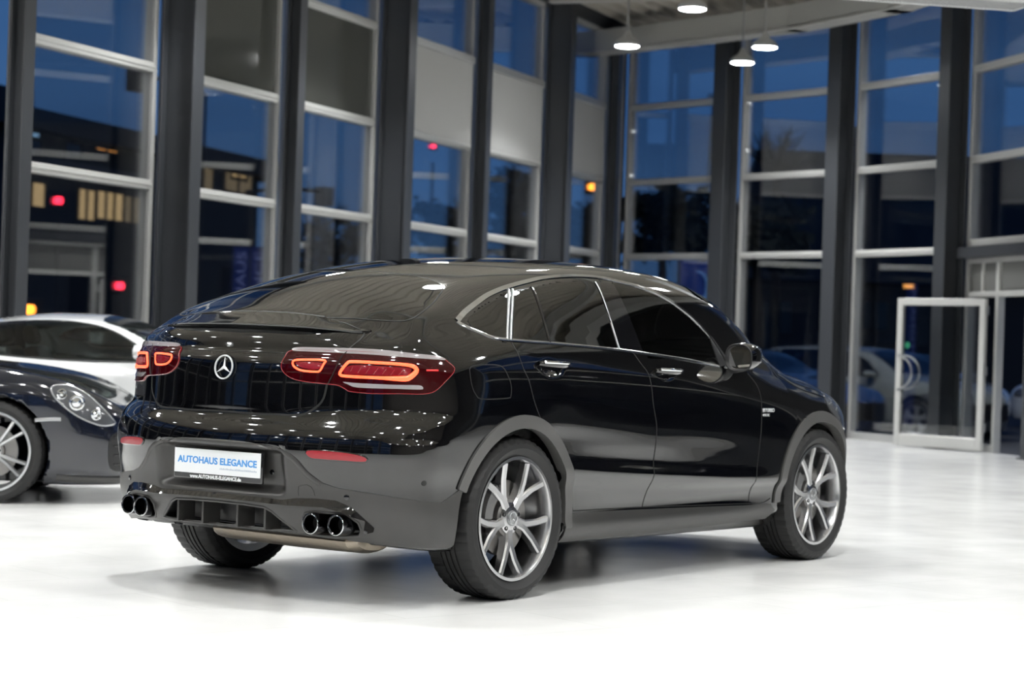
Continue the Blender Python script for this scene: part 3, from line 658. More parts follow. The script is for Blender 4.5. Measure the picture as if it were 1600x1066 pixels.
for i in range(13):
    for j in range(12):
        p = OO + TL * (1.4 + i * 3.7) + NL * (-5.2 + j * 3.4)
        if not inside(p.x, p.y) or min((p - q_).length for q_ in ring) < 1.6 or min(math.hypot(p.x - P[0], p.y - P[1]) for P, _ in SEEN) < 1.5: continue
        if (p - A).dot(TL) > -1.2: continue
        px, py, z = project((p.x, p.y, 5.0))
        if z > 0 and -30 < px < 1630 and py > -25: continue
        make_lamp(p, 5.0, 'round pendant lamp over the showroom floor outside the picture', 'pendant lamps outside the picture')
# roller blinds in the left front
for k, x0 in enumerate((11.15, 13.86, 16.25)):
    x1 = (13.86, 16.25, 18.75)[k]; a, b = LF(x0) + TL * .17 + NL * .075, LF(x1) - TL * .17 + NL * .075
    t = thing('roller_blind', ('white roller blind in the window bay right of the second wide column, nearest of three', 'white roller blind in the middle bay of the three screened bays', 'white roller blind in the bay next to the corner, farthest of three')[k], 'blind', ((a + b) / 2 + Vector((0, 0, 4.72)))[:], 0, 'white roller blinds in the left window front')
    lo = lambda mb: [tuple(Vector(v) - t.location) for v in mb.V]
    for nm, z0, z1, w, m in (('blind_cloth', 3.66, 4.70, .006, 'blind_cloth'), ('bottom_bar', 3.63, 3.67, .02, 'aluminium_light'), ('blind_cassette', 4.70, 4.79, .07, 'aluminium')):
        mb = MB(); bar(mb, a, b, w, z0, z1, -.0); mb.V = lo(mb); mb.build(nm, m, t)
# ceiling air unit
d = _f + _r * (1470 - 800) / 3305.79 - _u * (2 - 533) / 3305.79; P = CAM + d * 17.5
t = thing('air_unit', 'white perforated air unit hanging at the top edge of the picture', 'air conditioner', tuple(P), math.radians(-42))
q = MB(); V = []; pr = [(-.35, .5), (-.35, .06), (-.30, .01), (-.22, 0), (.22, 0), (.30, .01), (.35, .06), (.35, .5)]
for s_ in (-.78, .78): V += [(s_, y, z) for y, z in pr]
q.add(V, [(i, (i + 1) % 8, 8 + (i + 1) % 8, 8 + i) for i in range(8)] + [tuple(range(8)), tuple(range(8, 16))]); q.build('casing', 'unit_white', t, bevel=.02)
g = MB()
for i in range(48):
    for j in range(9):
        if i < 47 and j < 8: g.box((-.74 + i * .0315, -.19 + j * .047, -.003), (-.74 + i * .0315 + .016, -.19 + j * .047 + .022, .001))
g.build('perforated_grille', 'seam', t)
for s_ in (-.6, .6): MB().tube([(s_, 0, .48), (s_, 0, 6.03 - P[2])], .012, 8).build('hanger_rod', 'cable_grey', t)
# ---------------------------------------------------------------- wheels
def tyre_mb(R, rim, w, n=150, grooves=(-.30, -.10, .10, .30), sipes=True):
    h = w / 2; prof = [(rim - .012, -h * .72), (rim + .006, -h * .84), (rim + (R - rim) * .45, -h * 1.0), (R - .026, -h * .97), (R - .008, -h * .86)]
    tread = [-.80]
    for g in grooves: tread += [g - .035, g - .033, g + .033, g + .035]
    tread.append(.80); zz = []
    for k, t in enumerate(tread):
        j = (k - 1) % 4; deep = k not in (0, len(tread) - 1) and j in (1, 2)
        zz.append((R - .003 * (t * 1.25) ** 2 - (.007 if deep else 0), t * h))
    prof += zz + [(a, -b) for a, b in prof[::-1]]
    ns = 5; V = []; m = len(prof)
    for q, (r, z) in enumerate(prof):
        for i in range(n):
            rr = r
            if sipes and (q in (3, 4, 5, 6) or m - 1 - q in (3, 4, 5, 6)) and i % 3 == 0: rr -= .005
            a = 2 * math.pi * i / n; V.append((rr * math.cos(a), rr * math.sin(a), z))
    F = [(j * n + i, j * n + (i + 1) % n, (j + 1) * n + (i + 1) % n, (j + 1) * n + i) for j in range(m - 1) for i in range(n)]
    mb = MB(); mb.add(V, F); return mb
def spoke_bar(mb, pts, w, d):
    """ridged spoke: centre line pts (x,y,z), widths, depths below the face"""
    V = []; n = len(pts); pts = [Vector(p) for p in pts]
    for i, p in enumerate(pts):
        t = (pts[min(i + 1, n - 1)] - pts[max(i - 1, 0)]); t.z = 0; t.normalize(); s = Vector((-t.y, t.x, 0)); a = w[i] / 2; z = Vector((0, 0, 1))
        V += [tuple(p + s * a * 1.15 - z * d[i]), tuple(p + s * a - z * .008), tuple(p + s * a * .62), tuple(p - s * a * .62), tuple(p - s * a - z * .008), tuple(p - s * a * 1.15 - z * d[i])]
    F = [(j * 6 + k, j * 6 + (k + 1) % 6, (j + 1) * 6 + (k + 1) % 6, (j + 1) * 6 + k) for j in range(n - 1) for k in range(6)]
    F += [tuple(range(6))[::-1], tuple(range((n - 1) * 6, n * 6))]
    mb.add(V, F)
def star_mb(mb, fr, r, ring=.09, t=.004, tip=.97):
    for k in range(3):
        a = math.pi / 2 + k * 2 * math.pi / 3; c = lambda q, rr: (rr * math.cos(q), rr * math.sin(q))
        b1, b2 = c(a + math.pi / 3, r * .16), c(a - math.pi / 3, r * .16); T_ = c(a, r * tip)
        V = [(0, 0, t), (*b1, 0), (*T_, 0), (*b2, 0)]; mb.add([tuple(fr @ Vector(v)) for v in V], [(0, 1, 2), (0, 2, 3), (1, 3, 2), (0, 3, 1)])
    if ring: mb.lathe([(r * (1 - ring), 0), (r * (1 - ring * .6), t), (r * (1 + ring * .2), t), (r * (1 + ring * .6), 0)], 48, fr, closed=True)
def make_wheel(parent, c, side, R=.368, rim=.276, w=.275, rot=52, style='y', rimmat='rim_metal', emblem=True, front=False):
    """c: wheel centre, side -1 right / +1 left"""
    fr = frame(c, (1, 0, 0), (0, 0, 1)) if side < 0 else frame(c, (-1, 0, 0), (0, 0, 1))   # local z points outwards
    t = tyre_mb(R, rim, w).build('tyre', 'rubber', None, smooth=True, angle=.5); t.data.transform(fr); root = t; t.name = 'wheel'; t.parent = parent
    h = w / 2
    b = MB(); b.lathe([(rim + .004, h * .80), (rim + .004, h * .88), (rim - .010, h * .885), (rim - .016, h * .80), (rim - .020, h * .5), (rim - .032, h * .1), (rim - .03, -h * .8), (rim + .004, -h * .86), (rim + .004, -h * .80)], 96)
    o = b.build('rim', rimmat, root, smooth=True); o.data.transform(fr)
    s = MB(); hub = .058
    zf = lambda r: h * .88 - .030 + .024 * (r / rim) ** 2
    if style == 'y':
        for k in range(5):
            a = math.radians(rot + 72 * k); P = lambda r, da: (r * math.cos(a + da), r * math.sin(a + da), zf(r))
            for sg in (-1, 1):
                spoke_bar(s, [P(.040, 0), P(.085, sg * .03), P(.115, sg * .07), P(.19, sg * .20), P(rim - .016, sg * .30)], [.052, .043, .036, .033, .033], [.05, .05, .045, .04, .035])
    else:
        for k in range(5):
            a = math.radians(rot + 72 * k); P = lambda r, da: (r * math.cos(a + da), r * math.sin(a + da), zf(r))
            for sg in (-1, 1):
                spoke_bar(s, [P(.05, sg * .12), P(.11, sg * .14), P(.18, sg * .17), P(rim - .018, sg * .19)], [.026, .022, .022, .024], [.05, .045, .04, .035])
    s.lathe([(.074, h * .88 - .07), (.072, h * .88 - .034), (.060, h * .88 - .030), (.036, h * .88 - .026), (.001, h * .88 - .026)], 40)
    o = s.build('spokes', rimmat, root, smooth=True, angle=.5); o.data.transform(fr)
    for k in range(5):
        a = math.radians(rot + 36 + 72 * k); q = MB(); q.lathe([(.0105, 0), (.0105, .003), (.006, .003), (.006, .001), (.0005, .001)], 12, Matrix.Translation((.056 * math.cos(a), .056 * math.sin(a), h * .88 - .0305)))
        o = q.build('wheel_bolt', 'black_plastic', root); o.data.transform(fr)
    q = MB(); q.lathe([(.036, h * .88 - .027), (.034, h * .88 - .020), (.0005, h * .88 - .019)], 32); o = q.build('centre_cap', 'satin_alu', root, smooth=True); o.data.transform(fr)
    if emblem:
        q = MB(); star_mb(q, Matrix.Translation((0, 0, h * .88 - .0195)), .028, .1, .003); e = q.build('cap_emblem', 'chrome', o); e.data.transform(fr)
    q = MB(); q.lathe([(.06, .02), (.172, .02), (.172, .045), (.09, .047), (.085, .075), (.06, .075)], 64); o = q.build('brake_disc', 'disc_steel', root, smooth=True, angle=.5); o.data.transform(fr)
    ca = math.radians(150 if not front else 165); q = MB()
    for i in range(9):
        pass
    V = []; n = 12
    for i in range(n):
        a = ca - .5 + i / (n - 1.); V += [(r * math.cos(a), r * math.sin(a), z) for r, z in ((.12, .0), (.185, .0), (.19, .03), (.18, .078), (.125, .080))]
    F = [(j * 5 + k, j * 5 + (k + 1) % 5, (j + 1) * 5 + (k + 1) % 5, (j + 1) * 5 + k) for j in range(n - 1) for k in range(5)] + [tuple(range(5)), tuple(range(5 * n - 5, 5 * n))]
    q.add(V, F); o = q.build('brake_caliper', 'caliper_grey', root, smooth=True, angle=.7); o.data.transform(fr)
    return root
# ---------------------------------------------------------------- body mesh cut into shell, doors, tailgate
def car_shell(fn, lo, hi, step, m, parent, regions, openings, shell='body_shell'):
    """regions: (name, test(points) -> bool); openings: test for window holes"""
    P, F = surface_net(fn, lo, hi, step); N = unit(gradient(fn, P, .003)); cen = P[F].mean(1)
    own = np.zeros(len(F), int)
    for i, (nm, test) in enumerate(regions): own[(own == 0) & test(cen)] = i + 1
    for test in openings: own[test(cen)] = -1
    out = []
    for i, nm in enumerate([shell] + [r[0] for r in regions]):
        f = F[own == i]
        if not len(f): out.append(None); continue
        u, inv = np.unique(f, return_inverse=True); mm = m(nm) if callable(m) else m
        out.append(mesh_obj(nm, P[u], inv.reshape(f.shape), mm, parent, N[u]))
    return out
def rounded(a, b, bev, name, m, parent, seg=3, fr=None):
    o = MB().box(a, b, fr).build(name, m, parent, smooth=True, bevel=bev, seg=seg); return o
def seats(parent, xs, ys, zc, m='leather_black', scale=1.):
    for x in xs:
        for y in ys:
            s = rounded((x - .25, y - .24, zc - .28), (x + .28, y + .24, zc - .10), .05, 'seat', m, parent)
            R_ = Matrix.Translation((x - .25, y, zc - .1)) @ Matrix.Rotation(math.radians(-18), 4, 'Y')
            rounded((-.07, -.22, 0), (.07, .22, .56), .05, 'seat_back', m, s, fr=R_)
            rounded((-.05, -.12, .58), (.05, .12, .74), .045, 'headrest', m, s, fr=R_)
# ---------------------------------------------------------------- black coupe SUV in the middle of the hall
def A_(k): return np.array(TR[k], float)
def build_suv():
    fn = suv; fn0 = lambda P: suv(P, False)
    car = thing('coupe_suv', 'glossy black coupe SUV standing in the middle of the showroom, seen from behind', 'car', (0, 0, 0), 0)
    up, low = A_('dlo_up'), A_('dlo_low'); dlo = np.vstack([up, low])
    gq, gr, gf, rg = A_('glass_quarter'), A_('glass_rear'), A_('glass_front'), A_('rear_glass')
    sq, sr, sf = [smooth_loop(g) if k != 1 else g for k, g in enumerate((gq, gr, gf))]
    rgf = np.vstack([rg[rg[:, 1] < -.02], (rg[rg[:, 1] < -.02] * [1, -1])[::-1]])
    gm, gl, gfr = A_('gap_mid'), A_('gap_rd_low'), A_('gap_fr')
    rear_door = np.vstack([[[-.02, 1.165]], A_('gap_rd')[1:, [0, 2]], [[.30, .72]], gl[:5, [0, 2]], gm[::-1][:, [0, 2]], [[.93, 1.15], [1.05, 1.5], [.25, 1.46]]])
    front_door = np.vstack([gm[:, [0, 2]], gfr[::-1][:, [0, 2]], [[2.05, 1.09], [1.85, 1.32], [1.5, 1.46], [1.05, 1.5], [.96, 1.15]]])
    xz = lambda P: P[:, [0, 2]]
    regs = [('rear_door', lambda P: in_poly(xz(P), rear_door) & (P[:, 1] < -.5)), ('rear_door', lambda P: in_poly(xz(P), rear_door) & (P[:, 1] > .5)),
            ('front_door', lambda P: in_poly(xz(P), front_door) & (P[:, 1] < -.5)), ('front_door', lambda P: in_poly(xz(P), front_door) & (P[:, 1] > .5)),
            ('tailgate', lambda P: (P[:, 0] < -.05) & (np.abs(P[:, 1]) < .58 + .12 * sstep(1.2, 1.3, P[:, 2])) & (P[:, 2] > .815 + .13 * sstep(.38, .56, np.abs(P[:, 1]))) & ((P[:, 0] < -.68) | in_poly(P[:, :2], rgf * 1.02))),
            ('bonnet', lambda P: (P[:, 0] > 2.3) & (np.abs(P[:, 1]) < .78) & (P[:, 2] > .93))]
    side_open = [lambda P, g=g: in_poly(xz(P), g) & (np.abs(P[:, 1]) > .5) for g in (sq, sr, sf)]
    windscreen = lambda P: (P[:, 0] > 1.98) & (P[:, 0] < 2.68) & (np.abs(P[:, 1]) < .66 + (P[:, 0] - 2.3) * .12) & (P[:, 2] > 1.15)
    recess = lambda P: (np.abs(P[:, 1]) < .72) & (P[:, 2] < .43) & (P[:, 0] > -.965 + .17 * P[:, 1] ** 2 + .012) & (P[:, 0] < -.70)
    regs.append(('diffuser_recess', recess))
    sh = car_shell(fn, (-1.1, -1.04, .12), (3.86, 1.04, 1.68), .016, lambda nm: 'black_plastic' if nm == 'diffuser_recess' else 'black_paint', car, regs, side_open + [lambda P: in_poly(P[:, :2], rgf * .985) & (P[:, 2] > 1.2), windscreen])
    shell, rdr, rdl, fdr, fdl, gate, bonnet = sh[:7]
    # glass
    both = lambda o, a, b: (setattr(o[0], 'parent', a), setattr(o[1], 'parent', b))
    patch('quarter_glass', fn0, gq, 'side', .001, 'privacy_glass', shell, .03, .004, mirror=True)
    both(patch('window_glass', fn0, gr, 'side', .001, 'privacy_glass', None, .03, .004, mirror=True, smooth=False), rdr, rdl)
    both(patch('window_glass', fn0, gf, 'side', .001, 'car_glass', None, .03, .004, mirror=True), fdr, fdl)
    patch('rear_glass', fn0, rgf, 'top', .002, 'privacy_glass', gate, .03, .004)
    ws = np.array([[1.99, 0], [2.0, -.35], [2.03, -.6], [2.3, -.66], [2.66, -.70], [2.70, -.35], [2.71, 0], [2.70, .35], [2.66, .70], [2.3, .66], [2.03, .6], [2.0, .35]])
    patch('windscreen', fn0, ws, 'top', .002, 'car_glass', car, .04, .004)
    ro = to_body(fn0, rgf, 'top'); strip('rear_glass_seal', fn0, ro, .007, .003, 'seam', gate, closed=True)
    S3 = lambda k: to_body(fn0, np.asarray(k, float), 'side')
    # side window trims
    upm = S3(up); strip('window_trim', fn0, upm + [0, 0, -.011], lambda t: .026 - .010 * t, .005, 'chrome', car, mirror=True, prof='flat', step=.015)
    strip('window_trim', fn0, S3(low)[::-1], lambda t: .016 + .004 * np.exp(-t * 20), .005, 'chrome', car, mirror=True, step=.015)
    both(patch('pillar_cover', fn0, A_('b_pillar'), 'side', .004, 'gloss_black', None, .02, .006, mirror=True, smooth=False), fdr, fdl)
    both(strip('window_divider', fn0, S3(A_('div')), .018, .005, 'gloss_black', None, mirror=True), rdr, rdl)
    both(strip('window_edge', fn0, S3([[.985, 1.473], [.918, 1.147]]), .006, .007, 'satin_alu', None, mirror=True), rdr, rdl)
    strip('quarter_trim', fn0, S3(A_('chr_div') + [[-.012, 0], [-.012, 0]]), .016, .005, 'satin_alu', shell, mirror=True)
    both(strip('window_edge', fn0, S3(A_('chr_div') + [[.014, 0], [.014, 0]]), .016, .006, 'satin_alu', None, mirror=True), rdr, rdl)
    both(patch('sail_panel', fn0, A_('sailpanel'), 'side', .003, 'black_plastic', None, .02, .006, mirror=True, smooth=False), fdr, fdl)
    # seams
    seam = dict(width=.0055, height=.0008, m='seam')
    def seams(pts, a, b=None, name='panel_gap'):
        o = strip(name, fn0, pts, .0055, .0012, 'seam', a, mirror=b is not None, prof='flat')
        if b is not None: both(o, a, b)
    seams(np.vstack([A_('gap_rd'), [[.20, -.95, .765], [.30, -.94, .72]], gl[:1]]), rdr, rdl); seams(gl, rdr, rdl); seams(gm, fdr, fdl); seams(gfr, fdr, fdl)
    seams(S3([[.955, 1.15], [1.045, 1.47], [1.05, 1.495]]), fdr, fdl)
    gg = A_('gate_gap'); gg = np.vstack([gg[:-1], [[-.948, 0, .815]], (gg[:-1] * [1, -1, 1])[::-1]])
    strip('tailgate_gap', fn0, gg, .009, .0012, 'seam', gate, prof='flat')
    seams(np.vstack([A_('wedge_gap'), A_('gate_gap_up')[1:]]), gate, gate)
    strip('tailgate_crease', fn0, to_body(fn0, np.array([[y, 1.083] for y in np.linspace(-.335, .335, 15)]), 'rear'), .004, .002, 'black_paint', gate)
    fu = S3(A_('fuel')); strip('fuel_flap', fn0, fu, .005, .001, 'seam', shell, closed=True, prof='flat')
    # tail lamps
    for s_ in (1, -1):
        k = np.array([1, s_, 1.]); g = lambda n: A_(n) * k
        fnm = fn0
        def qpatch(name, out, off, m, par, step=.02, depth=.006):
            o = patch(name, fn0, out, 'quarter', off, m, par, step, depth, smooth=True, n=3)
            if s_ < 0:
                me = o.data; vn = np.zeros(len(me.vertices) * 3); 
                for v in me.vertices: v.co.y = -v.co.y
                bm = bmesh.new(); bm.from_mesh(me); bmesh.ops.reverse_faces(bm, faces=bm.faces); bm.to_mesh(me); bm.free()
                P = np.array([v.co[:] for v in me.vertices]); me.normals_split_custom_set_from_vertices(unit(gradient(fn0, P, .003)).tolist())
            return o
        lamp = qpatch('tail_lamp', A_('lamp'), .004, 'lamp_red', car)
        qpatch('lamp_ledge', A_('lamp_ledge'), .006, 'lamp_clear', lamp)  # light grey colour carries the ceiling reflection on this ledge
        qpatch('light_chamber', A_('lamp_inner_in'), .0055, 'lamp_red_mid', lamp); qpatch('light_chamber', A_('lamp_inner_out'), .0055, 'lamp_red_mid', lamp)
        qpatch('reversing_light', A_('lamp_white'), .006, 'lamp_clear', lamp)
        strip('light_ring', fn0, g('led_in'), .009, .009, 'led_orange', lamp, closed=True, step=.008)
        strip('light_ring', fn0, g('led_out'), lambda t: .0125 + .011 * np.exp(-((t - .60) / .12) ** 2), .010, 'led_orange', lamp, closed=True, step=.008)
        strip('side_light', fn0, g('led_small'), .007, .008, 'led_red', lamp, sm=False)
        sl = g('lamp_slats').reshape(-1, 2, 3)
        for a in sl: strip('light_slat', fn0, a, .004, .009, 'lamp_red_mid', lamp, sm=False)
        strip('lamp_gap', fn0, g('lamp_split'), .005, .0085, 'seam', lamp)
        strip('lamp_rim', fn0, to_body(fn0, A_('lamp'), 'quarter') * k, .004, .0065, 'lamp_red_mid', lamp, closed=True, step=.012)
        rf = qpatch('rear_reflector', A_('reflector'), .006, 'reflector_red', car)
        strip('reflector_surround', fn0, to_body(fn0, A_('reflector'), 'quarter') * k, .010, .005, 'gloss_black', rf, closed=True, step=.012)
    # emblem on the tailgate
    st = to_body(fn0, np.array([[0., 1.009]]), 'rear')[0]; n = unit(gradient(fn0, st[None]))[0]
    q = MB(); star_mb(q, frame(st + n * .008, (0, -1, 0), np.cross(n, (0, -1, 0))), .0525, .085, .006); q.build('star_emblem', 'badge_silver', gate, smooth=True, angle=.5)
    # spoiler lip
    Y = np.linspace(-.612, .612, 49); a = np.abs(Y); V = []
    xf = pchip([0, .35, .5, .612], [-.768, -.745, -.715, -.688], a); zf = np.interp(a, [0, .2, .35, .42, .52, .58, .612], [1.2575, 1.255, 1.246, 1.236, 1.208, 1.190, 1.183])
    xt = pchip([0, .3, .5, .58, .612], [-.905, -.870, -.792, -.738, -.695], a); zt = pchip([0, .35, .5, .612], [1.205, 1.200, 1.191, 1.181], a)
    zf = gauss1(zf, 1.5) + .010 * sstep(.54, .612, a); zt = zt + .008 * sstep(.54, .612, a); th = .005 + .007 * sstep(.52, .612, a)
    for y, x0, z0, x1, z1, h_ in zip(Y, xf, zf, xt, zt, th):
        V += [(x0 + .012, y, z0 - .010), (x0, y, z0 + .003), (x0 * .65 + x1 * .35, y, z0 * .65 + z1 * .35 - .001), (x0 * .25 + x1 * .75, y, z0 * .25 + z1 * .75 + .001), (x1, y, z1), (x1 + .001, y, z1 - h_), (x1 + .05, y, z1 - .018 - h_), (x0 + .02, y, z1 - .04)]
    F = [(j * 8 + i, j * 8 + (i + 1) % 8, (j + 1) * 8 + (i + 1) % 8, (j + 1) * 8 + i) for j in range(48) for i in range(8)] + [tuple(range(8)), tuple(range(48 * 8, 49 * 8))]
    MB().add(V, F).build('spoiler', 'black_paint', gate, smooth=True, angle=.7)
    strip('spoiler_gap', fn0, to_body(fn0, np.stack([xf + .008, Y], -1)[9:-9], 'top'), .022, .009, 'seam', gate, prof='flat')
    # cladding: rear apron, arches, sills
    wr = lambda P: np.stack([np.arctan2(P[:, 1], -P[:, 0]), P[:, 2]], -1)
    arcp = np.array([[.437 * math.cos(math.radians(q_)), -.93, .362 + .437 * math.sin(math.radians(q_))] for q_ in (158, 165, 172, 179, 186, 192)])
    ap = np.vstack([A_('apron')[1:-1], to_body(fn0, arcp[:, [0, 2]], 'side'), [[-.47, -.91, .258], [-.60, -.88, .268], [-.72, -.80, .275], [-.80, -.70, .287], [-.83, -.60, .293], [-.86, -.45, .300], [-.88, -.3, .306], [-.90, -.1, .308]]])
    ap = wr(ap); ap = np.vstack([ap, (ap * [-1, 1])[::-1]])
    od = np.array([[.405, .318], [.36, .350], [.30, .398], [.265, .413], [.15, .418], [0, .420], [-.15, .418], [-.265, .413], [-.30, .398], [-.36, .350], [-.405, .318], [-.2, .312], [0, .312], [.2, .312]])
    fn1 = lambda P: suv(P, False, False)
    slots = [np.array([[.455, .33], [.452, .375], [.47, .400], [.52, .408], [.60, .408], [.66, .398], [.692, .37], [.695, .335], [.68, .312], [.60, .304], [.52, .304], [.47, .312]]) * [s_, 1] for s_ in (1, -1)]
    holes = [wr(to_body(fn1, h, 'rear')) for h in [od] + slots]
    apron = patch('rear_apron', fn1, ap, 'wrap', .004, 'cladding', car, .013, .012, smooth=False, holes=holes)
    for h, r_ in ((od, .006), (slots[0], .005), (slots[1], .005)):
        q_ = to_body(fn1, h, 'rear'); strip('opening_lip', fn1, q_, .012, .007, 'cladding', apron, closed=True, sm=False, step=.01)
    apl = to_body(fn1, wr(A_('apron')[1:-1]), 'wrap'); apl = np.vstack([apl, (apl * [1, -1, 1])[::-1]])
    rimp = to_body(fn1, wr(A_('apron')[1:8]) - [0, .010], 'wrap'); rimp = np.vstack([rimp[::-1], rimp * [1, -1, 1]])
    strip('apron_lip', fn1, rimp[np.argsort(rimp[:, 1])], .022, .008, 'cladding', apron, prof='round')
    bl = np.array([[0, .458], [-.216, .455], [-.366, .451], [-.432, .462], [-.52, .466], [-.61, .462], [-.672, .438], [-.712, .398], [-.748, .352], [-.742, .338], [-.708, .336], [-.675, .382], [-.625, .420], [-.56, .434], [-.44, .434], [-.366, .432], [-.216, .437], [0, .440]])
    xb = lambda b: to_body(fn0, b * [-1, 1], 'rear')
    zu = lambda y: np.interp(y, [0, .366, .432, .52, .61, .672, .712, .748], [.458, .451, .462, .466, .462, .438, .398, .352]); bw_ = lambda y: np.interp(y, [0, .44, .6, .75], [.018, .026, .042, .05])
    boff = lambda P: .006 + .024 * np.clip((zu(np.abs(P[:, 1])) - P[:, 2]) / bw_(np.abs(P[:, 1])), 0, 1)
    b3 = xb(bl); bw = wr(b3); bw = np.vstack([bw, (bw * [-1, 1])[::-1]])
    patch('trim_blade', fn1, bw, 'wrap', boff, 'gloss_black', apron, .010, .03, smooth=False)
    for s_ in (1, -1):
        for y, x, r in ((.514, -.932, .046), (.629, -.900, .046)):
            e = MB(); e.lathe([(r - .011, -.14), (r - .009, -.004), (r - .004, 0), (r, -.004), (r + .001, -.03), (r, -.13)], 36, frame((x, s_ * y, .358), (0, -1, 0), (0, 0, 1)))
            t_ = e.build('exhaust_tip', 'dark_chrome', apron, smooth=True, angle=.5)
            e = MB(); e.lathe([(r - .008, -.06), (.001, -.06)], 24, frame((x, s_ * y, .358), (0, -1, 0), (0, 0, 1))); e.build('exhaust_bore', 'seam', t_)
            e = MB(); e.lathe([(r - .006, -.003), (r - .004, .0015), (r - .002, .001), (r - .001, -.003)], 36, frame((x, s_ * y, .358), (0, -1, 0), (0, 0, 1))); e.build('tip_rim', 'chrome', t_, smooth=True)
    for y in FINS: rounded((-.952 + .1 * y * y, y - .006, .312), (-.84, y + .006, .416), .003, 'diffuser_fin', 'cladding', apron)
    strip('apron_edge', fn0, to_body(fn0, np.array([[y, .312] for y in np.linspace(-.43, .43, 9)]), 'rear'), .010, .010, 'dark_chrome', apron)
    for p in ((-.275, .562), (.315, .565), (-.655, .478), (.655, .478)):
        c = to_body(fn, np.array([p]) * [-1, 1], 'rear')[0]; n = unit(gradient(fn, c[None]))[0]; q = MB(); q.lathe([(.012, .001), (.012, .007), (.0105, .008), (.0005, .008)], 20, frame(c, np.cross((0, 0, 1), n), (0, 0, 1))); q.build('parking_sensor', 'gloss_black', apron, smooth=True)
    for s_ in (1, -1):
        c = to_body(fn0, np.array([[-.665, .548]]), 'side')[0]; n = unit(gradient(fn0, c[None]))[0]; f_ = frame(c, np.cross((0, 0, 1), n), (0, 0, 1))
        q = MB(); q.lathe([(.012, .0), (.012, .002), (.0005, .002)], 20, f_); o = q.build('parking_sensor', 'gloss_black', car)
        if s_ < 0:
            for v in o.data.vertices: v.co.y = -v.co.y
    tf = to_body(fn, np.array([[-.444, .472], [-.443, .509], [-.46, .519], [-.494, .521], [-.513, .501], [-.52, .476]]) * [-1, 1], 'rear'); strip('towing_eye_flap', fn, tf, .003, .0055, 'seam', apron)
    def arc(cx, cz, r, a0, a1, n=30): return [(cx + r * math.cos(math.radians(a0 + (a1 - a0) * i / n)), cz + r * math.sin(math.radians(a0 + (a1 - a0) * i / n))) for i in range(n + 1)]
    for cx, r, a0, a1, tail in ((0, .414, -4, 161, [(.42, .30), (.472, .30)]), (2.873, .411, -8, 183, [])):
        inn = arc(cx, .362, r, a0, a1); out = arc(cx, .362, r + .060, a1, a0)
        if tail: out = out + [(.474, .30)]; inn = [(.425, .30)] + inn
        fl = patch('wheel_arch_trim', fn0, np.array(inn + out), 'side', .010, 'flare_grey', car, .018, .05, mirror=True, smooth=False)
    si = np.array([[.44, .235], [.42, .30], [.43, .352], [.47, .366], [.60, .366], [1.1, .358], [2.13, .335], [2.36, .335], [2.42, .30], [2.36, .255], [1.6, .243], [.8, .236]])
    sill = patch('sill', fn0, si, 'side', .008, 'cladding', car, .02, .03, mirror=True, smooth=False)
    # handles, mirrors, badge
    for i, (p, a, b) in enumerate(((A_('handles')[0], rdr, rdl), (A_('handles')[1], fdr, fdl))):
        for s_, par in ((1, a), (-1, b)):
            cup = patch('handle_cup', fn, np.array([[p[0] + .008 + .088 * math.cos(t), p[2] - .010 + .036 * math.sin(t)] for t in np.linspace(0, 2 * math.pi, 15)[:-1]]), 'side', .0012, 'gloss_black', par, .02, .002, mirror=True)
            keep = cup[0 if s_ > 0 else 1]; drop = cup[1 if s_ > 0 else 0]; bpy.data.objects.remove(drop)
            X = np.linspace(-.115, .125, 17); c = S3(np.stack([p[0] + X, p[2] + .006 - .02 * X], -1)); bow = .006 + .040 * np.sin(np.linspace(0, math.pi, 17)) ** .55
            c[:, 1] -= bow; c[:, 1] *= s_; V = []; hw = .0165 * np.sin(np.linspace(.25, math.pi - .25, 17)) ** .4
            for k in range(17):
                for j in range(10):
                    t = 2 * math.pi * j / 10; V.append((c[k, 0], c[k, 1] + s_ * -.009 * math.cos(t), c[k, 2] + hw[k] * math.sin(t)))
            F = [(j * 10 + q, j * 10 + (q + 1) % 10, (j + 1) * 10 + (q + 1) % 10, (j + 1) * 10 + q) for j in range(16) for q in range(10)] + [tuple(range(10)), tuple(range(160, 170))]
            h_ = MB().add(V, F).build('door_handle', 'black_paint', par, smooth=True)
            MB().tube([(c[k, 0], c[k, 1] - s_ * .006, c[k, 2] + .006) for k in range(1, 16)], .008, 8).build('handle_inlay', 'chrome', h_, smooth=True)
    for s_, par in ((1, fdr), (-1, fdl)):
        # housing: rounded shell, its open face looking back
        V = []; n = 24; ctr = np.array([1.985, -.935, 1.128]); ring = [(-.055, 1.0), (-.02, 1.03), (.03, .97), (.08, .80), (.115, .5), (.125, .12)]
        def oval(t, k):
            cx_, sz_ = math.cos(t), math.sin(t); w, h = .092, .072; e = 2.6
            return np.sign(cx_) * abs(cx_) ** (2 / e) * w * k, np.sign(sz_) * abs(sz_) ** (2 / e) * h * k
        for dx, k in ring:
            for j in range(n):
                a, b_ = oval(2 * math.pi * j / n, k); V.append((ctr[0] + dx - .18 * a, s_ * (ctr[1] - a), ctr[2] + b_ + .10 * dx - .08 * max(a, 0) ))
        F = [(j * n + q, j * n + (q + 1) % n, (j + 1) * n + (q + 1) % n, (j + 1) * n + q) for j in range(len(ring) - 1) for q in range(n)] + [tuple(range((len(ring) - 1) * n, len(ring) * n))]
        mh = MB().add(V, F).build('door_mirror', 'black_paint', par, smooth=True, angle=1.2)
        g = [V[j] for j in range(n)]; c = np.mean(g, 0); G = [tuple(c + (np.array(p) - c) * .86 + [.010, 0, 0]) for p in g]
        MB().add(G, [tuple(range(n))]).build('mirror_glass', 'mirror_glass', mh)
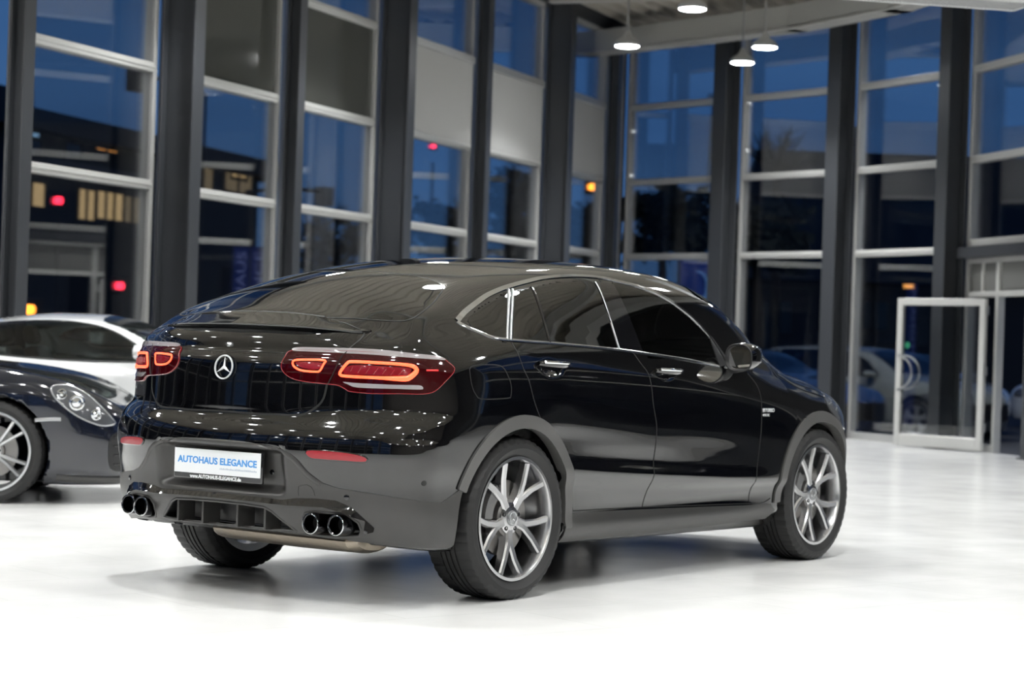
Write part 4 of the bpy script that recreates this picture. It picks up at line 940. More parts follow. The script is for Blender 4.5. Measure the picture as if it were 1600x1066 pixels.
        rim_ = [tuple(c + (np.array(p) - c) * k + [d, 0, 0]) for k, d in ((1.0, 0), (.97, -.004), (.87, .002), (.84, .014)) for p in g]
        F = [(j * n + q, j * n + (q + 1) % n, (j + 1) * n + (q + 1) % n, (j + 1) * n + q) for j in range(3) for q in range(n)]
        MB().add(rim_, F).build('mirror_bezel', 'black_plastic', mh, smooth=True)
        MB().tube([(1.995, s_ * -.845, 1.070), (2.0, s_ * -.88, 1.066), (2.01, s_ * -.91, 1.072), (2.01, s_ * -.925, 1.09)], [.035, .030, .028, .03], 12).build('mirror_stalk', 'gloss_black', mh, smooth=True)
        bp = to_body(fn0, np.array([[2.281, .842]]), 'side')[0]; bp[1] *= s_; f_ = frame(bp + [0, -.004 * s_, 0], (s_, 0, 0), (0, 0, 1))
        text_obj('fender_badge', 'BITURBO', .03, f_, 'badge_silver', shell, .0015, fit=.125); text_obj('fender_badge', '4MATIC', .02, f_ @ Matrix.Translation((-.025 , -.026, 0)), 'badge_silver', shell, .0015, fit=.075)
    hl = np.array([[3.02, .86], [3.12, .925], [3.26, .90], [3.40, .82], [3.42, .74], [3.30, .72], [3.14, .76]])
    for o in patch('headlamp', fn0, hl, 'side', .004, 'headlamp_bowl', car, .03, .006, mirror=True): pass
    patch('radiator_grille', fn0, np.array([[-.50, .58], [.50, .58], [.54, .70], [.46, .86], [-.46, .86], [-.54, .70]]), 'front', .005, 'gloss_black', car, .05, .006, smooth=False)
    # number plate
    pf = frame((-.975, 0, .583), (0, -1, 0), (0, 0, 1))
    pl = rounded((-.267, -.074, -.018), (.267, .066, 0), .006, 'plate_holder', 'gloss_black', car, fr=pf)
    rounded((-.260, -.0475, 0), (.260, .0605, .004), .0015, 'number_plate', 'plate_white', pl, fr=pf)
    T_ = lambda x, y: pf @ Matrix.Translation((x, y, .0045))
    text_obj('plate_lettering', 'AUTOHAUS ELEGANCE', .041, T_(0, .012), 'plate_blue', pl, .0006, fit=.478, bold=.0012)
    text_obj('plate_lettering', 'www.AUTOHAUS-ELEGANCE.de', .022, pf @ Matrix.Translation((-.01, -.0605, .0006)), 'plate_white', pl, .0006, fit=.31, bold=.0007)
    g = MB(); rnd = random.Random(3); x = .02
    while x < .235:
        w = rnd.uniform(.003, .007); g.box((x, -.024, 0), (x + w, -.024 + rnd.choice((.006, .008)), .0004), T_(0, 0)); x += w + .0025
    g.build('plate_small_print', 'plate_grey', pl)
    # underside: silencer and its pipes
    q = MB(); n = 20; V = []; st_ = [(-.66, .0), (-.655, .7), (-.62, .95), (-.3, 1), (.05, .95), (.17, .9), (.20, .7), (.205, 0)]
    for y, k in st_:
        for j in range(n):
            t = 2 * math.pi * j / n; V.append((-.66 + .17 * max(k, .02) * math.cos(t), y, .283 + .062 * max(k, .02) * math.sin(t)))
    q.add(V, [(j * n + i, j * n + (i + 1) % n, (j + 1) * n + (i + 1) % n, (j + 1) * n + i) for j in range(len(st_) - 1) for i in range(n)])
    q.build('silencer', 'exhaust_metal', car, smooth=True)
    for s_, rot in ((-1, 52), (1, 20)): make_wheel(car, (0, s_ * .805, .366), s_, .368, .278, .275, rot)
    for s_, rot in ((-1, 40), (1, 10)): make_wheel(car, (2.873, s_ * .808, .366), s_, .368, .278, .262, rot, front=True)
    rounded((-.2, -.62, .30), (3.1, .62, .42), .05, 'floor_pan', 'seam', car)
    seats(car, (1.30,), (-.38, .38), .74); seats(car, (.42,), (-.34, .34), .70)
    rounded((1.95, -.70, .82), (2.35, .70, 1.03), .06, 'dashboard', 'leather_black', car)
    q = MB(); q.lathe([(.175, -.012), (.187, 0), (.175, .012), (.163, 0)], 32, frame((1.78, .38, .98), (0, -1, 0), (.35, 0, .94)), closed=True); q.build('steering_wheel', 'leather_black', car, smooth=True)
    return car
build_suv()
# ---------------------------------------------------------------- other cars
def make_fn(side_x, side_z, side_y, top_x, top_z, cam_x, cam_c, front, rear, zb, wb, wheel_r, arch_y=.55, wheel_z=None, k=.16, ktop=.10):
    sd = Tab2(side_x, side_z, side_y, .07, .014, x0=-1.6, x1=4.6); tp = Tab1(top_x, top_z, .045); cm = Tab1(cam_x, cam_c, .12); fr_ = Tab1(front[0], front[1], .02); rr_ = Tab1(rear[0], rear[1], .02)
    wz = wheel_r if wheel_z is None else wheel_z
    def fn(P, arches=True):
        x, y, z = P[:, 0], np.abs(P[:, 1]), P[:, 2]
        v = smax(y - sd(x, z), rr_(z) + .20 * y * y + .20 * y ** 4 - x, k)
        v = smax(v, x - (fr_(z) - .24 * y * y - .34 * y ** 4), .22)
        v = smax(v, (z - (tp(x) - cm(x) * y * y)) * .8, ktop); v = smax(v, zb - z, .04)
        if arches:
            for cx in (0., wb): v = np.maximum(v, np.minimum(wheel_r * 1.10 - np.hypot(x - cx, z - wz), y - arch_y))
        return v
    return fn
sport = make_fn([-1.3, -.9, -.4, 0, .5, 1.1, 1.7, 2.1, 2.45, 2.9, 3.2, 3.6], [.1, .2, .35, .5, .65, .78, .88, .96, 1.05, 1.15, 1.25, 1.4],
 [[.6, .72, .80, .84, .86, .84, .76, .66, .56, .46, .36, .2], [.7, .80, .86, .89, .90, .88, .80, .70, .60, .50, .40, .25], [.74, .84, .89, .91, .92, .91, .86, .75, .65, .55, .45, .3],
  [.75, .86, .90, .92, .925, .91, .865, .77, .67, .585, .50, .36], [.76, .84, .86, .885, .90, .895, .855, .78, .70, .62, .545, .40], [.76, .84, .85, .86, .87, .87, .84, .785, .715, .645, .575, .44],
  [.76, .84, .855, .865, .87, .865, .83, .775, .705, .635, .565, .43], [.76, .85, .87, .88, .885, .875, .83, .755, .67, .59, .51, .38], [.76, .86, .885, .895, .90, .885, .825, .72, .61, .5, .42, .3],
  [.72, .82, .85, .865, .87, .85, .77, .63, .5, .42, .34, .2], [.66, .76, .80, .82, .82, .77, .64, .5, .4, .3, .22, .1], [.5, .6, .64, .66, .64, .56, .42, .3, .2, .15, .1, .05]],
 [-1.3, -1.0, -.7, -.3, .1, .5, .9, 1.2, 1.5, 1.8, 2.05, 2.3, 2.6, 2.9, 3.15, 3.35, 3.5], [.60, .78, .93, 1.06, 1.165, 1.245, 1.285, 1.285, 1.24, 1.115, .965, .88, .83, .775, .69, .57, .40],
 [-1.3, -.3, .5, 1.4, 2.0, 2.35, 2.9, 3.5], [.18, .30, .22, .18, .10, -.07, -.07, .10], ([.0, .12, .25, .45, .60, .75, .9, 1.3], [3.25, 3.36, 3.44, 3.46, 3.42, 3.28, 3.0, 2.2]),
 ([.0, .2, .4, .6, .75, .85, 1.0, 1.3], [-.85, -1.0, -1.05, -1.03, -.98, -.93, -.75, -.3]), .125, 2.45, .338)
def place(fn_pts, loc, rz): return Matrix.Translation(loc) @ Matrix.Rotation(rz, 4, 'Z')
def to_front(o): return o
def sports_car(loc, az, paint, label, roof_dark=False, rot=40):
    car = thing('sports_car', label, 'car', (0, 0, 0), 0); fn = sport; fn0 = lambda P: sport(P, False); xz = lambda P: P[:, [0, 2]]
    win = np.array([[-.02, 1.045], [.18, 1.115], [.5, 1.185], [.9, 1.215], [1.2, 1.205], [1.45, 1.155], [1.70, 1.04], [1.86, .93], [1.6, .905], [1.0, .91], [.4, .945], [.1, .99]])
    ws = np.array([[1.33, 0], [1.33, -.3], [1.37, -.50], [1.55, -.575], [1.85, -.66], [2.02, -.66], [2.10, -.35], [2.13, 0], [2.10, .35], [2.02, .66], [1.85, .66], [1.55, .575], [1.37, .50], [1.33, .3]])
    door = np.array([[.42, .95], [.40, .5], [.55, .22], [1.68, .22], [1.80, .5], [1.86, .92], [1.7, 1.04], [1.3, 1.22], [.5, 1.22]])
    rw = np.array([[.35, 0], [.33, -.35], [.2, -.47], [-.35, -.45], [-.42, 0], [-.35, .45], [.2, .47], [.33, .35]])
    regs = [('door', lambda P: in_poly(xz(P), door) & (P[:, 1] < -.4)), ('door', lambda P: in_poly(xz(P), door) & (P[:, 1] > .4)),
            ('bonnet', lambda P: (P[:, 0] > 2.14 + .0 * P[:, 1]) & (np.abs(P[:, 1]) < .50) & (P[:, 2] > .60) & (P[:, 0] < 3.28))]
    op = [lambda P: in_poly(xz(P), smooth_loop(win)) & (np.abs(P[:, 1]) > .35), lambda P: in_poly(P[:, :2], smooth_loop(ws)) & (P[:, 2] > .85), lambda P: in_poly(P[:, :2], rw) & (P[:, 2] > .9)]
    shell, d1, d2, bon = car_shell(fn, (-1.15, -.98, .08), (3.6, .98, 1.36), .022, paint, car, regs, op)
    g = patch('side_window', fn0, win, 'side', .001, 'car_glass', shell, .04, .004, mirror=True)
    patch('windscreen', fn0, ws, 'top', .001, 'car_glass', car, .04, .004); patch('rear_window', fn0, rw, 'top', .001, 'privacy_glass', car, .05, .004)
    strip('window_seal', fn0, to_body(fn0, smooth_loop(win, True, 4), 'side'), .016, .004, 'black_plastic', shell, closed=True, mirror=True)
    so = to_body(fn0, door[:6], 'side'); strip('door_gap', fn0, so, .006, .0012, 'seam', d1, mirror=True, prof='flat')
    strip('bonnet_gap', fn0, to_body(fn0, np.array([[2.14, -.50], [2.6, -.50], [3.0, -.49], [3.2, -.42], [3.27, -.2], [3.28, 0], [3.27, .2], [3.2, .42], [3.0, .49], [2.6, .50], [2.14, .50]]), 'top'), .006, .0012, 'seam', bon, prof='flat')
    # headlamps: an oval lens over a bright bowl with a projector
    hl = np.array([[2.83, .770], [2.92, .782], [3.03, .735], [3.13, .655], [3.215, .565], [3.225, .535], [3.15, .525], [3.03, .570], [2.93, .635], [2.85, .71]])
    for s_ in (1, -1):
        o = patch('headlamp', fn0, hl, 'side', .004, 'headlamp_bowl', car, .025, .006, mirror=True)[0 if s_ > 0 else 1]; bpy.data.objects.remove([q_ for q_ in car.children if q_.name.startswith('headlamp') and q_ != o and not q_.children][0])
        for cx, cy, r in ((2.99, .672, .052), (2.895, .725, .034), (3.11, .595, .036)):
            c = to_body(fn0, np.array([[cx, cy]]), 'side')[0]; n = unit(gradient(fn0, c[None]))[0]; c = c * [1, s_, 1]; n = n * [1, s_, 1]
            q = MB(); q.lathe([(r, -.006), (r, .012), (r * .82, .016), (r * .62, .006), (r * .40, .012), (.0005, .020)], 20, frame(c + n * .004, np.cross((0, 0, 1), n), (0, 0, 1))); q.build('projector', 'chrome', o, smooth=True, angle=.5)
        strip('headlamp_rim', fn0, to_body(fn0, smooth_loop(hl, True, 3), 'side') * [1, s_, 1], .010, .006, 'satin_alu', o, closed=True)
    # side marker, air intake, lip
    strip('side_marker', fn0, to_body(fn0, np.array([[2.735, .552], [2.82, .560], [2.90, .562]]), 'side'), .022, .008, 'satin_alu', car, mirror=True)
    it = np.array([[3.21, .24], [3.20, .42], [3.24, .48], [3.31, .48], [3.335, .38], [3.32, .24]])
    ax = 'side'
    patch('air_intake', fn0, it + [.0, 0], 'side', .004, 'black_plastic', car, .03, .004, mirror=True)
    for z in (.27, .33, .39, .45): strip('intake_slat', fn0, to_body(fn0, np.array([[3.225, z], [3.26, z], [3.31, z]]), 'side'), .012, .012, 'gloss_black', car, mirror=True)
    strip('front_lip', fn0, to_body(fn0, np.array([[2.87, .175], [3.0, .17], [3.15, .165], [3.28, .165]]), 'side'), .05, .015, 'cladding', car, mirror=True)
    strip('side_skirt', fn0, to_body(fn0, np.array([[.42, .16], [1.2, .155], [2.03, .16]]), 'side'), .06, .012, paint, car, mirror=True)
    for s_ in (1, -1):
        V = []; n = 20; ring = [(-.05, .9), (-.02, 1.0), (.04, .95), (.09, .75), (.12, .4), (.125, .1)]; c = (1.80, -.93, .99)
        for dx, k in ring:
            for j in range(n): t = 2 * math.pi * j / n; V.append((c[0] + dx, s_ * (c[1] + .115 * k * math.cos(t)), c[2] + .065 * k * math.sin(t)))
        m_ = MB().add(V, [(j * n + q, j * n + (q + 1) % n, (j + 1) * n + (q + 1) % n, (j + 1) * n + q) for j in range(5) for q in range(n)] + [tuple(range(100, 120))]).build('door_mirror', paint, car, smooth=True)
        MB().add([(v[0] + .002, v[1], v[2]) for v in V[:n]], [tuple(range(n))]).build('mirror_glass', 'mirror_glass', m_)
        MB().tube([(1.78, s_ * -.80, .93), (1.80, s_ * -.86, .945)], .022, 10).build('mirror_stalk', 'black_plastic', m_)
        for cx, tw in ((0., .29), (2.45, .245)): make_wheel(car, (cx, s_ * (.925 - tw / 2 - (.025 if cx else 0)), .338), s_, .338, .262, tw, rot + 13 * (cx > 1), style='v', emblem=False, rimmat='rim_silver', front=cx > 1)
    rounded((-.3, -.5, .16), (2.9, .5, .3), .05, 'floor_pan', 'seam', car); seats(car, (.95,), (-.36, .36), .56)
    rounded((1.55, -.6, .62), (2.0, .6, .86), .05, 'dashboard', 'leather_black', car)
    car.location = loc; car.rotation_euler = (0, 0, az); return car
mat('rim_silver', (.72, .73, .74), .28, metal=.85)
def at(px, dist, z=0.):
    """plan point seen at picture column px, dist metres ahead of the camera"""
    d = _f + _r * (px - 800) / 3305.79; return Vector((*(CAM + d * dist)[:2], z))
AZR = math.atan2(_r[1], _r[0])
def wheel_at(px, dist, az, lx, ly): p = at(px, dist); c, s = math.cos(az), math.sin(az); return (p.x - (lx * c - ly * s), p.y - (lx * s + ly * c), 0)
a_ = AZR + math.radians(2); sports_car(wheel_at(-9, 13.8, a_, 2.45, -.86), a_, 'navy_paint', 'black sports car at the left edge, its front wheel and headlamp showing beside the coupe', rot=30)
a_ = AZR - math.radians(5); sports_car(wheel_at(130, 17.55, a_, 1.05, 0), a_, 'white_paint', 'white sports car parked behind the black one at the left, roof and side windows showing')
# ---------------------------------------------------------------- outside the glass
mat('house_wall', (.035, .040, .050), .9, bump=(8, .2, .01)); mat('house_wall_pale', (.10, .11, .125), .9); mat('roof_slate', (.022, .024, .030), .7); mat('window_dark', (.006, .008, .012), .1)
mat('window_warm', (.5, .4, .2), emit=(1, .70, .34), power=.55); mat('window_orange', (.5, .3, .1), emit=(1, .42, .10), power=1.6); mat('window_dim', (.3, .25, .15), emit=(1, .75, .40), power=.16); mat('window_cool', (.3, .4, .5), emit=(.35, .65, 1), power=1.3)
mat('lamp_red_light', (.5, 0, 0), emit=(1, .03, .07), power=5); mat('lamp_orange_light', (.5, .2, 0), emit=(1, .30, .03), power=7)
mat('bark', (.018, .014, .012), .9); mat('leaf_dark', (.012, .018, .014), .8); mat('pole_dark', (.03, .03, .035), .5); mat('sign_blue', (.01, .03, .16), .5, emit=(.02, .06, .45), power=.09); mat('sign_text', (.25, .30, .55), .5, emit=(.25, .32, .75), power=.22); mat('sign_pale', (.12, .28, .55), .5, emit=(.08, .22, .6), power=.2)
GZ = -.16
g = MB().box((-160, -160, GZ - .3), (200, 200, GZ)).build('ground', 'asphalt'); struct(g)
def pz(py, px, dist): return 1.157 + (533 + .0333 * (px - 800) + 3.3 - py) * dist / 3305.79
class Wall:
    """upright plane through two plan points: picture spots on it become metres along and up"""
    def __init__(s, a, b): s.a, s.b = a, b; s.t = (b - a).normalized(); s.n = Vector((s.t.y, -s.t.x, 0))
    def uv(s, px, py):
        d = _f + _r * (px - 800) / 3305.79 - _u * (py - 533) / 3305.79; C0 = Vector(CAM); d = Vector(d); k = (s.a - C0).dot(s.n) / d.dot(s.n); P = C0 + d * k
        return (P - s.a).dot(s.t), P.z
    def fr(s, u, z, off=0): return Matrix(((s.t.x, 0, s.n.x, (s.a + s.t * u + s.n * off).x), (s.t.y, 0, s.n.y, (s.a + s.t * u + s.n * off).y), (0, 1, 0, z), (0, 0, 0, 1)))
    def win(s, par, px0, py0, px1, py1, m, bars=0, off=.0):
        u0, z1 = s.uv(px0, py0); u1, z0 = s.uv(px1, py1); f_ = s.fr(0, 0)
        q = MB()
        for a, b in (((u0 - .1, z0 - .1), (u1 + .1, z0)), ((u0 - .1, z1), (u1 + .1, z1 + .1)), ((u0 - .1, z0), (u0, z1)), ((u1, z0), (u1 + .1, z1))): q.box((*a, -.02), (*b, .06), f_)
        for k in range(bars): x = u0 + (u1 - u0) * (k + 1) / (bars + 1); q.box((x - .06, z0, 0), (x + .06, z1, .05), f_)
        w = q.build('window_frame', 'roof_slate', par); MB().box((u0, z0, -.02), (u1, z1, .02), f_).build('window_pane', m, w); return w
# house along the left
k_ = 1.5; wa, wb_ = at(-260, 33 * k_), at(396, 48.2 * k_); wl = Wall(wa, wb_); L = (wb_ - wa).length; hz = 1.157 + 4.12 * k_ - .85
h = thing('apartment_building', 'long dark flat-roofed house with lit windows beyond the left window front', 'building', (0, 0, 0))
f_ = wl.fr(0, 0); MB().box((0, GZ, -9), (L, hz, 0), f_).build('house_walls', 'house_wall', h)
MB().box((-.5, hz, -9.6), (L + 1.6, hz + .55, .7), f_).build('roof', 'roof_slate', h)
u, z = wl.uv(75, 150); MB().box((u - 1.0, hz + .5, -3), (u + 1.0, hz + 1.3, -1), f_).build('roof_hatch', 'roof_slate', h)
for a in ((50, 285, 68, 324, 'window_warm', 0), (123, 295, 146, 345, 'window_warm', 1), (152, 298, 190, 346, 'window_warm', 2), (194, 306, 218, 350, 'window_dim', 1), (150, 231, 182, 239, 'window_orange', 1), (36, 198, 64, 242, 'window_dark', 0), (103, 205, 126, 250, 'window_dark', 0),
          (316, 244, 331, 300, 'window_dim', 0), (352, 250, 392, 304, 'window_dim', 1), (362, 252, 384, 280, 'window_warm', 0), (44, 206, 60, 215, 'window_cool', 0)): wl.win(h, *a)
u0, z = wl.uv(34, 252); u1, _z = wl.uv(185, 262); MB().box((u0, z - .12, .0), (u1, z + .12, .8), f_).build('balcony_slab', 'house_wall_pale', h)
# gabled house to the right
ga, gb = at(1168, 60), at(1700, 60); gw = Wall(ga, gb); L = (gb - ga).length; f_ = gw.fr(0, 0); zp = pz(234, 1200, 64.5); ze = 3.3
h = thing('gabled_house', 'dark house with a slate gable roof and chimney beyond the rounded window front', 'building', (0, 0, 0))
MB().box((0, GZ, -9), (L, ze, 0), f_).build('house_walls', 'house_wall', h)
q = MB(); V = [(-.4, ze - .1, .5), (L + .4, ze - .1, .5), (L + .4, zp, -4.5), (.6, zp, -4.5), (-.4, ze - .1, -9.5), (L + .4, ze - .1, -9.5)]; V = [tuple(f_ @ Vector(v)) for v in V]; q.add(V, [(0, 1, 2, 3), (3, 2, 5, 4), (0, 3, 4), (1, 5, 2), (0, 4, 5, 1)]); q.build('roof', 'roof_slate', h)
u, z = gw.uv(1362, 230); c = MB().box((u - .45, zp - 1.2, -4.9), (u + .45, zp + .75, -4.1), f_).build('chimney', 'house_wall_pale', h); MB().tube([f_ @ Vector((u, zp + .7, -4.5)), f_ @ Vector((u, zp + 1.6, -4.5))], .05, 6).build('antenna', 'pole_dark', c)
for a in ((1195, 470, 1235, 520, 'window_dark', 1), (1340, 470, 1385, 515, 'window_dark', 1), (1411, 440, 1426, 451, 'window_orange', 0)): gw.win(h, *a)
# unseen dark blocks added so paint and panes reflect less sky
def block(a, b, hgt, depth, label, nwin):
    w = Wall(a, b); L = (b - a).length; f_ = w.fr(0, 0); h = thing('added_dark_block', label, 'building', (0, 0, 0)); MB().box((0, GZ, -depth), (L, hgt, 0), f_).build('house_walls', 'house_wall', h); MB().box((-.3, hgt, -depth - .3), (L + .3, hgt + .4, .3), f_).build('roof', 'roof_slate', h)
    for k in range(nwin):
        x = L * (k + .5) / nwin; q = MB().box((x - 1.2, 1.4, -.05), (x + 1.2, 2.9, .05), f_).build('window_frame', 'roof_slate', h); MB().box((x - 1.1, 1.5, 0), (x + 1.1, 2.8, .07), f_).build('window_pane', 'window_dark', q)
block(Vector((-5, 37, 0)), Vector((32, 57, 0)), 7.2, 4, 'unseen long dark block added beyond the white blinds to darken the pane reflections', 9)
block(Vector((38, -40, 0)), Vector((8, -52, 0)), 6.2, 12, 'unseen low dark block added on the far side of the hall to darken reflections', 7)
block(Vector((-36, -16, 0)), Vector((-38, 26, 0)), 7.8, 12, 'unseen dark block added behind the camera to darken reflections', 8)
block(Vector((-33, 30, 0)), Vector((-9.5, 44, 0)), 8.6, 4, 'unseen dark block added beyond the left window front to darken reflections', 7)
block(Vector((38, 3, 0)), Vector((30, -25, 0)), 12, 10, 'unseen tall dark block added near the entrance side to keep sky out of the paint', 8)
# trees
def tree(px, dist, zc, rx, rz, n, label, seed, leaves=True, group='trees outside the glass'):
    r = random.Random(seed); p = at(px, dist, GZ); t = thing('tree', label, 'tree', p, 0, group); H = zc - GZ
    q = MB(); q.tube([(0, 0, 0), (.08, 0, H * .5), (0, .05, H)], [.17, .13, .06], 7)
    for k in range(34):
        a = r.uniform(0, 6.283); e = r.uniform(.15, 1.1); l = r.uniform(.5, 1.0) * rx; z0 = H - rz * r.uniform(.1, .9); d = Vector((math.cos(a) * math.cos(e), math.sin(a) * math.cos(e), math.sin(e))); b0 = Vector((0, 0, z0)); b1 = b0 + d * l * .5; b2 = b0 + d * l + Vector((0, 0, .2 * l)); q.tube([b0, b1, b2], [.045, .03, .01], 4)
        for _ in range(3): s = b0.lerp(b2, r.uniform(.4, .9)); q.tube([s, s + Vector((r.uniform(-1, 1), r.uniform(-1, 1), r.uniform(.2, 1.2))) * l * .35], [.016, .006], 3)
    q.build('trunk', 'bark', t)
    if leaves:
        f = MB()
        cl = [(r.gauss(0, .45) * rx, r.gauss(0, .45) * rx, H + r.uniform(-.9, .9) * rz) for _ in range(26)]
        for k in range(n):
            c = cl[r.randrange(len(cl))]; c = Vector((c[0] + r.gauss(0, .16) * rx, c[1] + r.gauss(0, .16) * rx, c[2] + r.gauss(0, .14) * rz)); s = r.uniform(.10, .22); a = Vector((r.uniform(-1, 1), r.uniform(-1, 1), r.uniform(-1, 1))).normalized(); b = a.orthogonal().normalized()
            f.add([c - a * s, c - b * s * .6, c + a * s, c + b * s * .6], [(0, 1, 2, 3)])
        f.build('foliage', 'leaf_dark', t)
tree(1030, 46, pz(352, 1030, 46), 1.0, .85, 1500, 'dark leafy tree in the window bay right of the corner column', 1)
tree(520, 62, pz(395, 520, 62), 2.2, 1.2, 1100, 'low dark tree beyond the window bay left of the second wide column', 2)
tree(800, 56, pz(345, 800, 56), 1.3, 1.4, 1300, 'dark tree beyond the middle screened bay', 3)
tree(690, 66, pz(372, 690, 66), 1.4, 1.0, 900, 'dark tree beyond the nearest screened bay', 7)
tree(905, 48, pz(362, 905, 48), .8, .9, 900, 'dark tree beyond the screened bay next to the corner', 4)
tree(1205, 50, pz(250, 1205, 50), 1.1, .5, 0, 'bare tree with thin twigs rising before the gabled house', 5, False)
tree(1180, 40, pz(372, 1180, 40), 1.1, .6, 900, 'dark bush-headed tree in front of the gabled house', 6)
# lamps, signals, mast, signs
def pole_light(px, py, dist, m, label, r=.09, name='signal_light', cat='light', arm=0):
    p = at(px, dist, GZ); z = pz(py, px, dist) - GZ; t = thing(name, label, cat, p)
    MB().tube([(arm, 0, 0), (arm, 0, z - (.02 if arm else .3))], .03, 8).build('pole', 'pole_dark', t)
    if arm: MB().tube([(arm, 0, z - .05), (arm * .5, 0, z + .10), (0, 0, z + .1)], .035, 6).build('arm', 'pole_dark', t)
    MB().box((-r * 1.5, -r * 1.2, z - r * 1.5), (r * 1.5, r * 1.2, z + r * 1.9)).build('lamp_head', 'pole_dark', t, bevel=.02)
    if m: MB().lathe([(r, -.0), (r * .7, .06), (.001, .09)], 14, frame((0, 0, z), (.59, -.81, 0), (0, 0, 1)) @ Matrix.Translation((0, 0, r * 1.3))).build('lens', m, t, smooth=True)
    return t
pole_light(87, 314, 38, 'lamp_red_light', 'red signal light before the house in the leftmost window bay, upper of the two')
pole_light(187, 447, 38, 'lamp_red_light', 'red signal light low in the leftmost window bay')
pole_light(48, 484, 30, 'lamp_orange_light', 'small orange light just above the white sports car roof')
pole_light(919, 293, 45, 'lamp_orange_light', 'orange street light on a pole beyond the bay next to the corner', .10, 'street_light', 'street lamp')
pole_light(668, 229, 40, 'lamp_red_light', 'faint red light under the nearest white blind', .05)
pole_light(205, 127, 36, None, 'dark street lamp head reaching into the leftmost bay from the right', .12, 'street_light', 'street lamp', 1.6)
pole_light(500, 309, 38, None, 'dark street lamp on a long arm left of the second wide column', .10, 'street_light', 'street lamp', -2.0)
mat('added_fill_lens', (1, 1, 1), emit=(.97, .98, 1), power=2400)  # added light source that brightens the cars on the forecourt
for c_, o_, lab_ in ((C_, D - B, 'added light for the parked cars, on the outer roof edge left of the open door'), (D, E_ - C_, 'added light for the parked cars, on the outer roof edge above the entrance')):
    t_ = o_.normalized(); out_ = Vector((-t_.y, t_.x, 0)); f_ = Matrix.Translation(c_ + out_ * .42 + Vector((0, 0, 5.98))) @ Matrix(((t_.x, out_.x, 0, 0), (t_.y, out_.y, 0, 0), (0, 0, 1, 0), (0, 0, 0, 1))) @ Matrix.Rotation(math.radians(-38), 4, 'X')
    t = thing('added_fill_light', lab_, 'lamp', (0, 0, 0), 0); MB().box((-.22, -.10, -.09), (.22, .10, .09), f_).build('lamp_head', 'pole_dark', t, bevel=.01); MB().box((-.19, .10, -.06), (.19, .106, .06), f_).build('lens', 'added_fill_lens', t)
    q = MB(); q.tube([c_ + out_ * .05 + Vector((0, 0, 6.0)), c_ + out_ * .38 + Vector((0, 0, 6.0))], .03, 8); q.build('bracket', 'pole_dark', t)
p = at(1106, 62, GZ); t = thing('lattice_mast', 'thin dark lattice mast beside the column right of the corner', 'mast', p); q = MB(); z1 = pz(165, 1106, 62) - GZ
for x, y in ((-.2, -.2), (.2, -.2), (.2, .2), (-.2, .2)): q.tube([(x, y, 0), (x * .4, y * .4, z1)], .035, 5)
for k in range(14): z = z1 * k / 14; w = .2 * (1 - .6 * k / 14); q.tube([(-w, -w, z), (w, -w, z + z1 / 14)], .02, 4); q.tube([(w, w, z), (-w, w, z + z1 / 14)], .02, 4); q.tube([(w, -w, z), (w, w, z + z1 / 14)], .02, 4)
q.build('lattice', 'pole_dark', t); MB().box((-.18, -.18, z1), (.18, .18, z1 + .35)).build('mast_head', 'pole_dark', t)
FACE = lambda px: Matrix.Rotation(math.atan2(_f[1], _f[0]) - math.pi / 2 + .15, 4, 'Z')
for px, D_, txt, lab, m in ((374, 32, 'AUTOHAUS', 'tall dark blue sign pylon with upright lettering, left one of the pair', 'sign_blue'), (401, 33, 'ELEGANCE', 'tall dark blue sign pylon with paler upright lettering, right one of the pair', 'sign_blue')):
    p = at(px, D_, GZ); t = thing('sign_pylon', lab, 'sign', p, FACE(px).to_euler().z, 'sign pylons outside'); zt = pz(386, px, D_) - GZ
    MB().box((-.12, -.04, 0), (.12, .04, zt)).build('sign_panel', m, t, bevel=.01)
    text_obj('sign_lettering', txt, .18, Matrix.Translation((0, -.042, zt - .85)) @ Matrix.Rotation(math.pi / 2, 4, 'X') @ Matrix.Rotation(math.pi / 2, 4, 'Z'), 'sign_text', t, .002, fit=1.55)
D_ = 36; p = at(1086, D_, GZ); t = thing('banner_flag', 'blue banner with a pale swirl outside, right of the corner column', 'flag', p, FACE(1086).to_euler().z); zt = pz(408, 1086, D_) - GZ
MB().tube([(-.33, 0, 0), (-.33, 0, zt + .15)], .025, 8).build('pole', 'pole_dark', t)
V = []; F = []
for i in range(13):
    for j in range(9): V.append((-.31 + .62 * i / 12, .04 * math.sin(i * .9), zt - 1.5 * j / 8))
F = [(i * 9 + j, i * 9 + j + 1, i * 9 + j + 10, i * 9 + j + 9) for i in range(12) for j in range(8)]
fl_ = MB().add(V, F).build('cloth', 'sign_blue', t, smooth=True); so = fl_.modifiers.new('thickness', 'SOLIDIFY'); so.thickness = .004
MB().tube([(-.31 + .28 + .20 * math.cos(a), -.05, zt - .45 + .27 * math.sin(a)) for a in np.linspace(-2.4, 1.6, 18)], [.012 + .035 * math.sin(math.pi * k / 17) for k in range(18)], 6).build('swirl', 'sign_pale', t, smooth=True)
